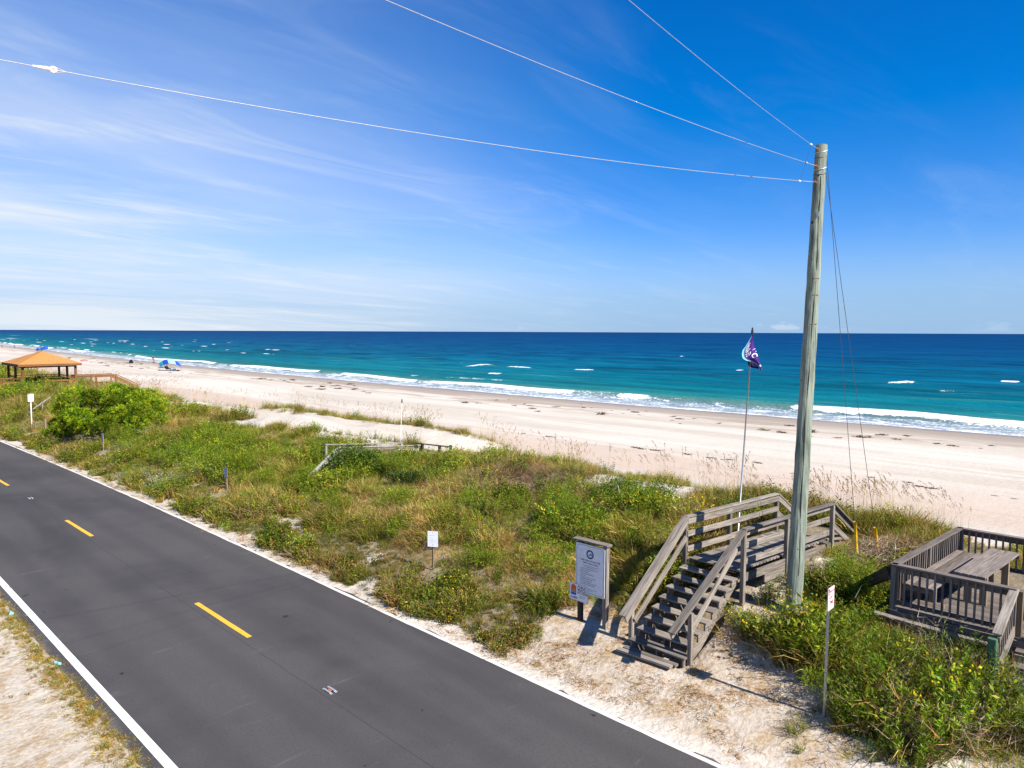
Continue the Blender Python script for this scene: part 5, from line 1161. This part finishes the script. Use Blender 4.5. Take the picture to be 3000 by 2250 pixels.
ZS = hgt(XS, YS); xr = XS-np.maximum(road_x(YS), -6)
# what grows where: herbs in the hollows and along the road, grass on the ridge, dry straw in drifts
n4 = fbm(XS/.9+31, YS/.9+12, 2)
n1, n2, n3 = fbm(XS/2.6, YS/3.2+50, 3), fbm(XS/1.5+90, YS/1.9, 3), fbm(XS/4+7, YS/4.5+33, 3)
lush = sstep(15.6, 14.6, XS)*sstep(6.4, 5.6, YS)*sstep(.8, 1.6, YS)*1.0
ridge = sstep(17.5, 20.5, xr)
kind = np.full(len(XS), 'grass', dtype=object); u = R_.rand(len(XS))
herbp = sstep(.44, .54, n1)*(1-ridge*.8)*.84+.07; dryp = sstep(.44, .56, n2)*.80*(1-.25*ridge)+.12; fernp = sstep(.52, .60, n3)*.5*(1-ridge)
kind[u < herbp] = 'herb'; v2 = R_.rand(len(XS)); kind[(kind == 'grass') & (v2 < dryp)] = 'dry'
kind[(kind == 'herb') & (R_.rand(len(XS)) < fernp)] = 'fern'
edge_ = xr < 13.0+n1*.6; kind[edge_ & (R_.rand(len(XS)) < .7)] = 'low'
mauve = np.exp(-((XS-19.8)/1.8)**2-((YS-17.8)/2.2)**2); kind[R_.rand(len(XS)) < mauve*.75] = 'dead'
mauve2 = np.exp(-((XS-19.4)/1.3)**2-((YS-5.3)/.7)**2); kind[R_.rand(len(XS)) < mauve2*.9] = 'dead'
mauve3 = np.exp(-((XS-13.9)/.8)**2-((YS-3.3)/.9)**2)+.8*np.exp(-((XS-15.2)/.5)**2-((YS-3.0)/.6)**2); kind[R_.rand(len(XS)) < mauve3*.8] = 'dead'
kind[(kind == 'herb') & (n2 > .63) & (R_.rand(len(XS)) < .35)] = 'dead'
lm_ = R_.rand(len(XS)) < lush*.80*(1-np.minimum(1, mauve3)*.6)
kind[lm_] = R_.choice(['fern', 'herb', 'dry', 'low', 'grass'], lm_.sum(), p=[.27, .28, .20, .11, .14])
dusty = (xr < 14.2) & (YS > 33) & (n3 > .58) & (R_.rand(len(XS)) < .35); kind[dusty] = 'dust'
bright = .48+1.10*n3
def put(nm, label, cat, k, T_, tintf, smul=1., seed=1):
    m = kind == k; n = m.sum()
    if n == 0: return
    P_ = np.stack([XS[m], YS[m], ZS[m]], -1); tint = tintf(n)*bright[m][:, None]
    sc = SZ[m]*smul*R_.uniform(.65, 1.3, n)*(.75+.35*vm[m])*(1+.30*lush[m])*(.50+1.15*sstep(.3, .72, n4[m]))*(1-.45*sstep(14.6, 15.6, XS[m])*sstep(5.0, 4.4, YS[m]))*(1-.45*np.exp(-((XS[m]-18.8)/1.6)**2-((YS[m]-38.5)/4.5)**2))
    scatter(nm, label, cat, P_, R_.uniform(0, 6.28, n), sc, tint, T_, seed=seed)
def tn(base, sd): return lambda n: np.clip(np.array(base)*(1+R_.normal(0, sd, (n, 1)))*(1+R_.normal(0, sd*.35, (n, 3))), .3, 2)
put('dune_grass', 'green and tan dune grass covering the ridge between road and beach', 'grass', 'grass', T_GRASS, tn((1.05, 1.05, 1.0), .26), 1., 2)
put('dry_grass', 'straw-coloured dry grass drifting through the dune', 'grass', 'dry', T_DRY, tn((1., .98, .95), .26), 1., 3)
put('leafy_herbs', 'leafy green herbs with yellow flowers on the dune bank', 'ground cover', 'herb', T_HERB, tn((1., 1., 1.), .28), 1.05, 4)
put('low_weeds', 'low spreading weeds along the sandy road verge', 'ground cover', 'low', T_LOW, tn((1.05, 1., 1.), .2), 1.2, 5)
put('feathery_weeds', 'feathery bright green weeds on the dune bank', 'ground cover', 'fern', T_FERN, tn((1., 1., 1.), .18), .9, 6)
put('dead_stems', 'greyish mauve dead stems tangled in the dune plants', 'brush', 'dead', T_DEAD, tn((1.1, 1., 1.), .15), .95, 7)
put('dusty_plants', 'pale dusty-leaved plants by the road verge', 'ground cover', 'dust', T_DUST, tn((1., 1., 1.), .12), 1., 8)
# thatch and sparse tufts on the trodden sand, and weeds along the landward verge
a, b = rnd_pts(11.3, 17, 2.5, 12.5, 40); nn_ = fbm(a/1.1+5, b/1.1, 4); k_ = (vegmask(a, b) < .75) & free(a, b) & (R_.rand(len(a)) < np.maximum(sstep(.45, .57, nn_)*1.0+.06, .75*sstep(13.0, 13.8, a)*sstep(7.4, 7.2, b)*sstep(5.5, 6, b))); a, b = a[k_], b[k_]
scatter('sand_thatch', 'brown dead grass matted on the trodden sand by the stairs', 'grass', np.stack([a, b, hgt(a, b)], -1), R_.uniform(0, 6.28, len(a)), R_.uniform(.5, 1.35, len(a)), tn((1., .86, .74), .28)(len(a)), T_MAT, .05, 9)
a, b = rnd_pts(10.95, 12.6, 11, 60, 22); nn_ = fbm(a/.9+75, b/1.4, 3); k_ = (vegmask(a, b) < .8) & (R_.rand(len(a)) < sstep(.42, .60, nn_)); a, b = a[k_]+np.maximum(road_x(b[k_]), -6), b[k_]
scatter('shoulder_thatch', 'tan dead grass on the sandy seaward road shoulder', 'grass', np.stack([a, b, hgt(a, b)], -1), R_.uniform(0, 6.28, len(a)), R_.uniform(.6, 1.5, len(a)), tn((1., .92, .78), .25)(len(a)), T_MAT, .05, 19)
a, b = rnd_pts(-3, 4.02, 9, 34, 26); nn_ = fbm(a/1.3+25, b/1.3, 4); ed = np.exp(-((a-3.75)/.28)**2); k_ = (R_.rand(len(a)) < np.maximum(sstep(.56, .66, nn_)*.85*sstep(-1.5, 2.2, a), ed*.95)); a, b = a[k_], b[k_]
ea = R_.normal(3.90, .13, 1500); eb = R_.uniform(8, 36, 1500); a, b = np.concatenate([a, ea]), np.concatenate([b, eb])
half = R_.rand(len(a)) < .55
scatter('verge_thatch', 'yellowed mat of grass on the landward road verge', 'grass', np.stack([a[half], b[half], hgt(a[half], b[half])+.01], -1), R_.uniform(0, 6.28, half.sum()), R_.uniform(.4, .95, half.sum()), tn((1.05, 1.15, .8), .2)(half.sum()), T_MAT, .05, 12)
half = ~half & (R_.rand(len(a)) < .8)
scatter('verge_weeds', 'sparse yellow-green weeds on the landward road verge', 'ground cover', np.stack([a[half], b[half], hgt(a[half], b[half])], -1), R_.uniform(0, 6.28, half.sum()), R_.uniform(.25, .7, half.sum()), tn((1.45, 1.15, .9), .2)(half.sum()), T_LOW, .1, 13)

# sea oats: each clump its own plant
def oat_mesh(seed):
    m = PM(seed); r = m.r
    for _ in range(22):
        a = r.uniform(0, 2*pi); q = r.random()*.22; m.blade((cos(a)*q, sin(a)*q, -.05), (cos(a)*.5, sin(a)*.5, 1), r.uniform(.35, .7), .011, r.uniform(.4, 1.2), jit(r, r.choice((G1, G2, (.10, .15, .06), TAN)), .3))
    for _ in range(r.randint(4, 8)):
        a = r.uniform(0, 2*pi); q = r.random()*.25; p = V(cos(a)*q, sin(a)*q, 0); d = V(cos(a)*.15+.10, sin(a)*.15+.12, 1).normalized(); L_ = r.uniform(.85, 1.35); tip = p+d*L_
        m.stem(p, tip, .007, jit(r, STR, .2)); c = jit(r, r.choice(((.42, .28, .16), (.48, .36, .22), (.34, .21, .12))), .2)
        hd = V(d.x+.25, d.y+.3, .55).normalized()
        for k in range(12):
            f = k/12; pp = tip+hd*(f*.26-.08)+V(0, 0, -.08*f*f); aa = r.uniform(0, 2*pi); m.leaf(pp, (cos(aa)*.35+.2, sin(aa)*.35+.2, -.6), .05, .015, jit(r, c, .2))
    return m.mesh('sea_oats', LEAF_S)
OATS = [oat_mesh(100+k) for k in range(6)]
def place_plant(name, me, x, y, s, rz, label, cat, group, sz=None, dz=0.):
    mw = Matrix.Translation((x, y, hz(x, y)+dz)) @ Matrix.Rotation(rz, 4, 'Z') @ Matrix.Diagonal((s, s, sz or s, 1)); return tag(link(name, me, mw), label, cat, group)
ro = random.Random(5); no = 0
for reg, (x0, x1, y0, y1, cnt, lab, grp) in enumerate(((25.6, 28.4, 24.5, 48, 60, 'tuft of sea oats on the young sand ridge beyond the blown-out sand', 'sea oats on the young sand ridge'), (21.0, 24.3, 9, 24, 56, 'tuft of sea oats along the dune crest above the beach rules sign', 'sea oats on the crest above the rules sign'), (20.9, 24.6, 4.6, 8.8, 46, 'tuft of sea oats between the walkway end and the picnic deck', 'sea oats between walkway and deck'), (20.5, 27, 45, 76, 60, 'tuft of sea oats on the crest seaward of the pine bush', 'sea oats seaward of the pine bush'), (21, 28, 76, 120, 46, 'tuft of sea oats on the dune around the gazebo', 'sea oats around the gazebo'))):
    done = 0
    while done < cnt:
        x, y = ro.uniform(x0, x1), ro.uniform(y0, y1)
        if not bool(free(np.array([x]), np.array([y]))[0]) or float(fbm(np.array([x/1.6+60]), np.array([y/2.2]), 2)[0]) < .43: continue
        place_plant('sea_oats', OATS[ro.randrange(6)], x, y, ro.uniform(.8, 1.2)*(1.25 if y > 60 else 1), ro.uniform(-.6, .6), lab, 'sea oats', grp); done += 1

# shrubs
def shrub_mesh(seed, rx, ry, h, n, pal, leaf=.06, lw=.03, lobes=7, flat=0., yellow=0.):
    m = PM(seed); r = m.r; cs = []
    for k in range(lobes):
        a = r.uniform(0, 2*pi); q = r.random()**.6; cs.append((V(cos(a)*q*rx*.7, sin(a)*q*ry*.7, h*r.uniform(.35, .72)), r.uniform(.28, .46)))
    for k in range(10):
        a = r.uniform(0, 2*pi); c, _s = r.choice(cs); m.stem((cos(a)*.08, sin(a)*.08, -.1), lerp(V(0, 0, 0), c, 1.1), .03, (.09, .065, .045))
    for _ in range(n):
        c, s = r.choice(cs); u = V(r.gauss(0, 1), r.gauss(0, 1), r.gauss(0, 1)).normalized(); k = r.uniform(.55, 1.08)
        p = c+V(u.x*rx*s*k, u.y*ry*s*k, u.z*h*.5*s*k*1.5)
        if p.z < 0.02: p.z = r.uniform(.02, .2)*h
        pc = jit(r, r.choice(pal), .32)
        for _k in range(4):
            d = V(u.x+r.uniform(-.8, .8), u.y+r.uniform(-.8, .8), u.z+r.uniform(-.5, 1.)); m.leaf(p+V(r.uniform(-.05, .05), r.uniform(-.05, .05), r.uniform(-.05, .05)), d, leaf*r.uniform(.7, 1.3), lw*r.uniform(.7, 1.3), jit(r, pc, .15) if r.random() > yellow else jit(r, (.40, .36, .03), .3))
    return m
def put_shrub(name, m, x, y, label, rz=0., group=None, cat='shrub', sc=1.):
    place_plant(name, m.mesh(name, LEAF_S), x, y, sc, rz, label, cat, group)
DG, MG = (.035, .075, .012), (.065, .115, .014)
put_shrub('vine_bush', shrub_mesh(201, 1.5, 1.3, 1.35, 1500, [DG, MG, (.10, .16, .02)], .07, .055, 9), 17.3, 25.6, 'round glossy dark green bush growing over the old walkway')
put_shrub('leafy_shrub', shrub_mesh(202, 1.8, 1.9, .85, 1500, [MG, H1, H2], .085, .026, 10, yellow=.03), 19.7, 13.4, 'low dark green shrub on the dune behind the beach rules sign')
put_shrub('leafy_shrub', shrub_mesh(203, 1.1, 1.0, .85, 700, [H2, H3, MG], .10, .026, 6, yellow=.05), 18.4, 12.6, 'upright yellow-green shrub in front of the low dark dune shrub')
put_shrub('dark_vine', shrub_mesh(204, 1.5, 1.8, .55, 900, [DG, (.06, .07, .03), MG], .06, .045, 8, yellow=.04), 17.6, 22.4, 'spreading dark vine on the dune right below the old walkway')
put_shrub('leafy_shrub', shrub_mesh(205, 2.0, 2.2, 1.8, 1600, [H2, H3, MG], .12, .09, 8, yellow=.06), 17.8, 104, 'rounded light green shrub behind the gazebo')
put_shrub('yellow_vine', shrub_mesh(206, 1.9, 1.7, .75, 1000, [H2, H3, (.20, .18, .03)], .09, .065, 8, yellow=.12), 19.6, 50.6, 'low yellow-leaved vine at the seaward end of the pine bush')
for k, (x, y, rx, h) in enumerate(((14.6, 33.8, 1.0, 1.1), (15.6, 31.4, 1.2, 1.2), (14.4, 29.0, 1.1, 1.0), (16.6, 34.8, 1.1, 1.2), (15.0, 26.4, .9, .9), (14.5, 23.4, 1.1, .9), (15.8, 20.6, 1.0, .9), (16.8, 18.2, .9, .8), (14.7, 12.6, 1.0, .9), (15.9, 13.9, .9, .9), (14.0, 14.6, .9, .75), (16.2, 40.0, 1.1, 1.0), (15.2, 43.4, 1.1, 1.0), (14.1, 19.0, .9, .7), (17.9, 30.2, 1.0, 1.0))):
    put_shrub('goldenrod', shrub_mesh(300+k, rx, rx*1.1, h, 800, [H2, H3, H1], .075, .015, 8, yellow=.10 if k < 4 else .03), x, y, 'yellow-green goldenrod clump '+('in yellow bloom left of the blue-grey stake sign', 'in yellow bloom uphill of the blue-grey stake sign', 'in yellow bloom right beside the blue-grey stake sign', 'in yellow bloom below the bare sand hump', 'at the foot of the old walkway handrail', 'on the slope below the dark spreading vine', 'on the slope between the dark vine and the mauve stems', 'next to the mauve dead stems on the dune', 'just behind the beach rules sign', 'uphill of the beach rules sign', 'between the faded blank sign and the rules sign', 'on the grassy slope nearest the pine bush', 'low on the bank below the pine bush', 'uphill of the faded blank sign', 'beside the top of the old walkway stairs')[k], ro.uniform(0, 6), 'goldenrod clumps on the dune slope', 'plant')
for k, (x, y, rx, h) in enumerate(((14.9, 5.3, .8, .7), (14.3, 4.4, .8, .7), (15.1, 4.3, .6, .5), (14.3, 5.6, .7, .65), (14.7, 3.5, .6, .5), (16.9, 5.3, .8, 1.0), (17.7, 5.7, .7, .8), (13.7, 4.7, .7, .6), (13.6, 3.9, .6, .6))):
    put_shrub('goldenrod', shrub_mesh(330+k, rx, rx, h, 950, [H2, H3, H1], .055, .012, 8, yellow=.015), x, y, 'lush bright green goldenrod clump '+('at the foot of the utility pole', 'midway between sign post and picnic deck', 'under the landward corner of the picnic deck', 'beside the sandy path next to the pole', 'among dead stems in front of the deck', 'beside the dark leaning timber', 'between the walkway post and the guy wires', 'just uphill of the steel sign post', 'behind the foot of the steel sign post')[k], ro.uniform(0, 6), 'goldenrod clumps by the pole and deck', 'plant')
def feather(seed, h, n):
    m = PM(seed); r = m.r
    for _ in range(n):
        a = r.uniform(0, 2*pi); tl = r.uniform(.1, 1.0); b = V(0, 0, -.05); pts = [b]; d = V(cos(a)*tl, sin(a)*tl, 1).normalized(); L_ = h*r.uniform(.6, 1.1); pc = r.choice(([.07, .15, .03], [.10, .19, .035], [.05, .11, .03]))
        for k in range(5): pts.append(pts[-1]+d*L_/5); d = (d+V(cos(a)*.14, sin(a)*.14, -.10)).normalized()
        for k in range(5):
            m.stem(pts[k], pts[k+1], .012, (.09, .08, .04))
            for _j in range(14):
                aa = r.uniform(0, 2*pi); p = lerp(pts[k], pts[k+1], r.random()); m.leaf(p, V(cos(aa), sin(aa), .35)+d*.6, .13*r.uniform(.6, 1.2)*(1.15-k*.12), .012, jit(r, tuple(pc), .3))
    return m
for k, (x, y, h, lab) in enumerate(((14.85, 2.0, 1.15, 'feathery green shrub hiding the foot of the deck steps'), (14.4, 2.35, .95, 'feathery green shrub in front of the green newel post'), (15.6, 2.9, .75, 'dark feathery shrub against the deck front below the balusters'), (15.4, 3.8, .5, 'small feathery shrub below the landward deck corner'), (14.3, 1.4, .9, 'feathery shrub on the far side of the deck steps'))):
    put_shrub('feathery_shrub', feather(400+k, h, 24), x, y, lab)
def deadbush(seed, h, n, L_, cols):
    m = PM(seed); r = m.r
    for _ in range(n):
        a = r.uniform(0, 2*pi); p = V(r.gauss(0, .28), r.gauss(0, .28), 0); d = V(cos(a)*r.uniform(.1, 1), sin(a)*r.uniform(.1, 1), 1).normalized(); c = jit(r, r.choice(cols), .25); w = r.uniform(.006, .013)
        for k in range(4):
            q = p+d*L_*r.uniform(.15, .35); m.stem(p, q, w, c)
            if k > 0: m.stem(p, p+V(r.uniform(-.2, .2), r.uniform(-.2, .2), r.uniform(0, .2)), w*.7, c)
            p = q; d = (d+V(r.uniform(-.5, .5), r.uniform(-.5, .5), r.uniform(-.6, .1))).normalized()
    return m
for k, (x, y, n, lab) in enumerate(((14.7, 2.85, 130, 'tangle of pale dead stems in front of the picnic deck'), (13.8, 3.2, 120, 'tangle of dead straw stems behind the steel sign post'), (19.3, 5.35, 110, 'tangle of grey dead stems between the guy wires and the deck'), (18.2, 5.6, 60, 'small grey dead bush by the walkway post'), (15.7, 3.35, 40, 'dead twigs curling up against the deck balusters'), (13.6, 2.5, 80, 'dead stems arching over the bare sand by the deck steps'))):
    put_shrub('dead_bush', deadbush(430+k, .8, n, .9, [(.46, .38, .29), (.32, .25, .19), (.56, .47, .34)]), x, y, lab, 0, None, 'dead bush')
# the big pine bush: trunk, boughs and a crown of needle tufts
pbx, pby = 14.7, 49.6
pine = thing('pine_bush', (pbx, pby, hz(pbx, pby)), 'big spreading bright green pine bush on the dune slope near the gazebo', 'tree')
mp, mt = PM(500), PM(501); r = mp.r
lob = []
for k in range(260):
    u_, v_ = r.uniform(-1, 1), r.uniform(-1, 1)
    if u_*u_+v_*v_ > 1: continue
    hm = float(np.interp(u_, [-1, -.6, -.1, .5, 1], [1.7, 3.2, 3.3, 2.5, 1.3]))*sqrt(max(.12, 1-.75*(v_*v_)))
    px_ = pbx+u_*2.6+v_*1.5; py_ = pby-u_*2.3+v_*2.1; zz_ = hm*(r.uniform(.25, .92)**.75)
    c = V(px_, py_, hz(px_, py_)+zz_)
    if all((c-q[0]).length > .80 for q in lob): lob.append((c, r.uniform(.48, .74)))
for c, s in lob:
    g0 = V(pbx+r.uniform(-.6, .6), pby+r.uniform(-1.2, 1.2), 0); g0.z = hz(g0.x, g0.y)-.1; mid = lerp(g0, c, .6)+V(0, 0, .1); mt.stem(g0, mid, .12, (.13, .10, .08)); mt.stem(lerp(g0, mid, .8), c, .07, (.17, .14, .11))
    tone = r.uniform(.62, 1.38)
    for _ in range(150):
        u = V(r.gauss(0, 1), r.gauss(0, 1), r.gauss(0, 1)+.25).normalized(); p = c+V(u.x*s, u.y*s, u.z*s*.72)*r.uniform(.62, 1.05); pc = jit(r, r.choice(((.115, .215, .008), (.19, .29, .010), (.070, .135, .010), (.33, .36, .016))), .25); pc = tuple(q*tone for q in pc)
        for _k in range(10): mp.leaf(p, V(u.x*.9+r.uniform(-.8, .8), u.y*.9+r.uniform(-.8, .8), u.z*.7+r.uniform(-.2, 1.0)), .21*r.uniform(.7, 1.2), .026, jit(r, pc, .15))
link('trunk', mt.mesh('trunk', LEAF_S), parent=pine); link('crown', mp.mesh('crown', LEAF_S), parent=pine)

# ------------------------------------------------------------------ seaweed on the beach
def weed(seed):
    m = PM(seed); r = m.r
    for _ in range(46):
        p = V(max(-.45, min(.45, r.gauss(0, .2))), max(-.7, min(.7, r.gauss(0, .36))), r.uniform(0, .10)); a = r.uniform(0, 2*pi); m.blade(p, (cos(a), sin(a), r.uniform(.1, .7)), .35, .07, 1.1, jit(r, r.choice(((.09, .055, .03), (.13, .08, .04), (.05, .035, .025))), .3), 2)
    for k in range(7): m.blade(V(r.uniform(-.1, .1), -.6+k*.16, .02), (r.uniform(-.5, .5), 1, .12), .36, .06, .6, (.07, .045, .028), 2)
    return m.mesh('seaweed', LEAF_S)
WEED = [weed(600+k) for k in range(4)]
rw = random.Random(9); nw = 0
while nw < 130:
    y = rw.uniform(6, 230)**1.0; s = -rw.gauss(13.5, 3.2); x = float(shore(y))+s
    if float(fbm(np.array([x/7.]), np.array([y/11.+3]), 2)[0]) < .47: continue
    place_plant('seaweed_clump', WEED[rw.randrange(4)], x, y, rw.uniform(.3, .9)*(.65+.9*rw.random()**3), rw.uniform(0, 6), 'dark brown seaweed clump washed up along the tide line', 'seaweed', 'seaweed along the tide line', dz=-.01); nw += 1
for k in range(26):
    y = rw.uniform(-2, 34); x = 38.5-.05*y+rw.gauss(0, .35)
    place_plant('seaweed_clump', WEED[rw.randrange(4)], x, y, rw.uniform(.2, .45), rw.uniform(-.3, .3), 'small dry seaweed wisp on the upper storm line at the foot of the dune', 'seaweed', 'seaweed on the upper storm line', dz=-.01)
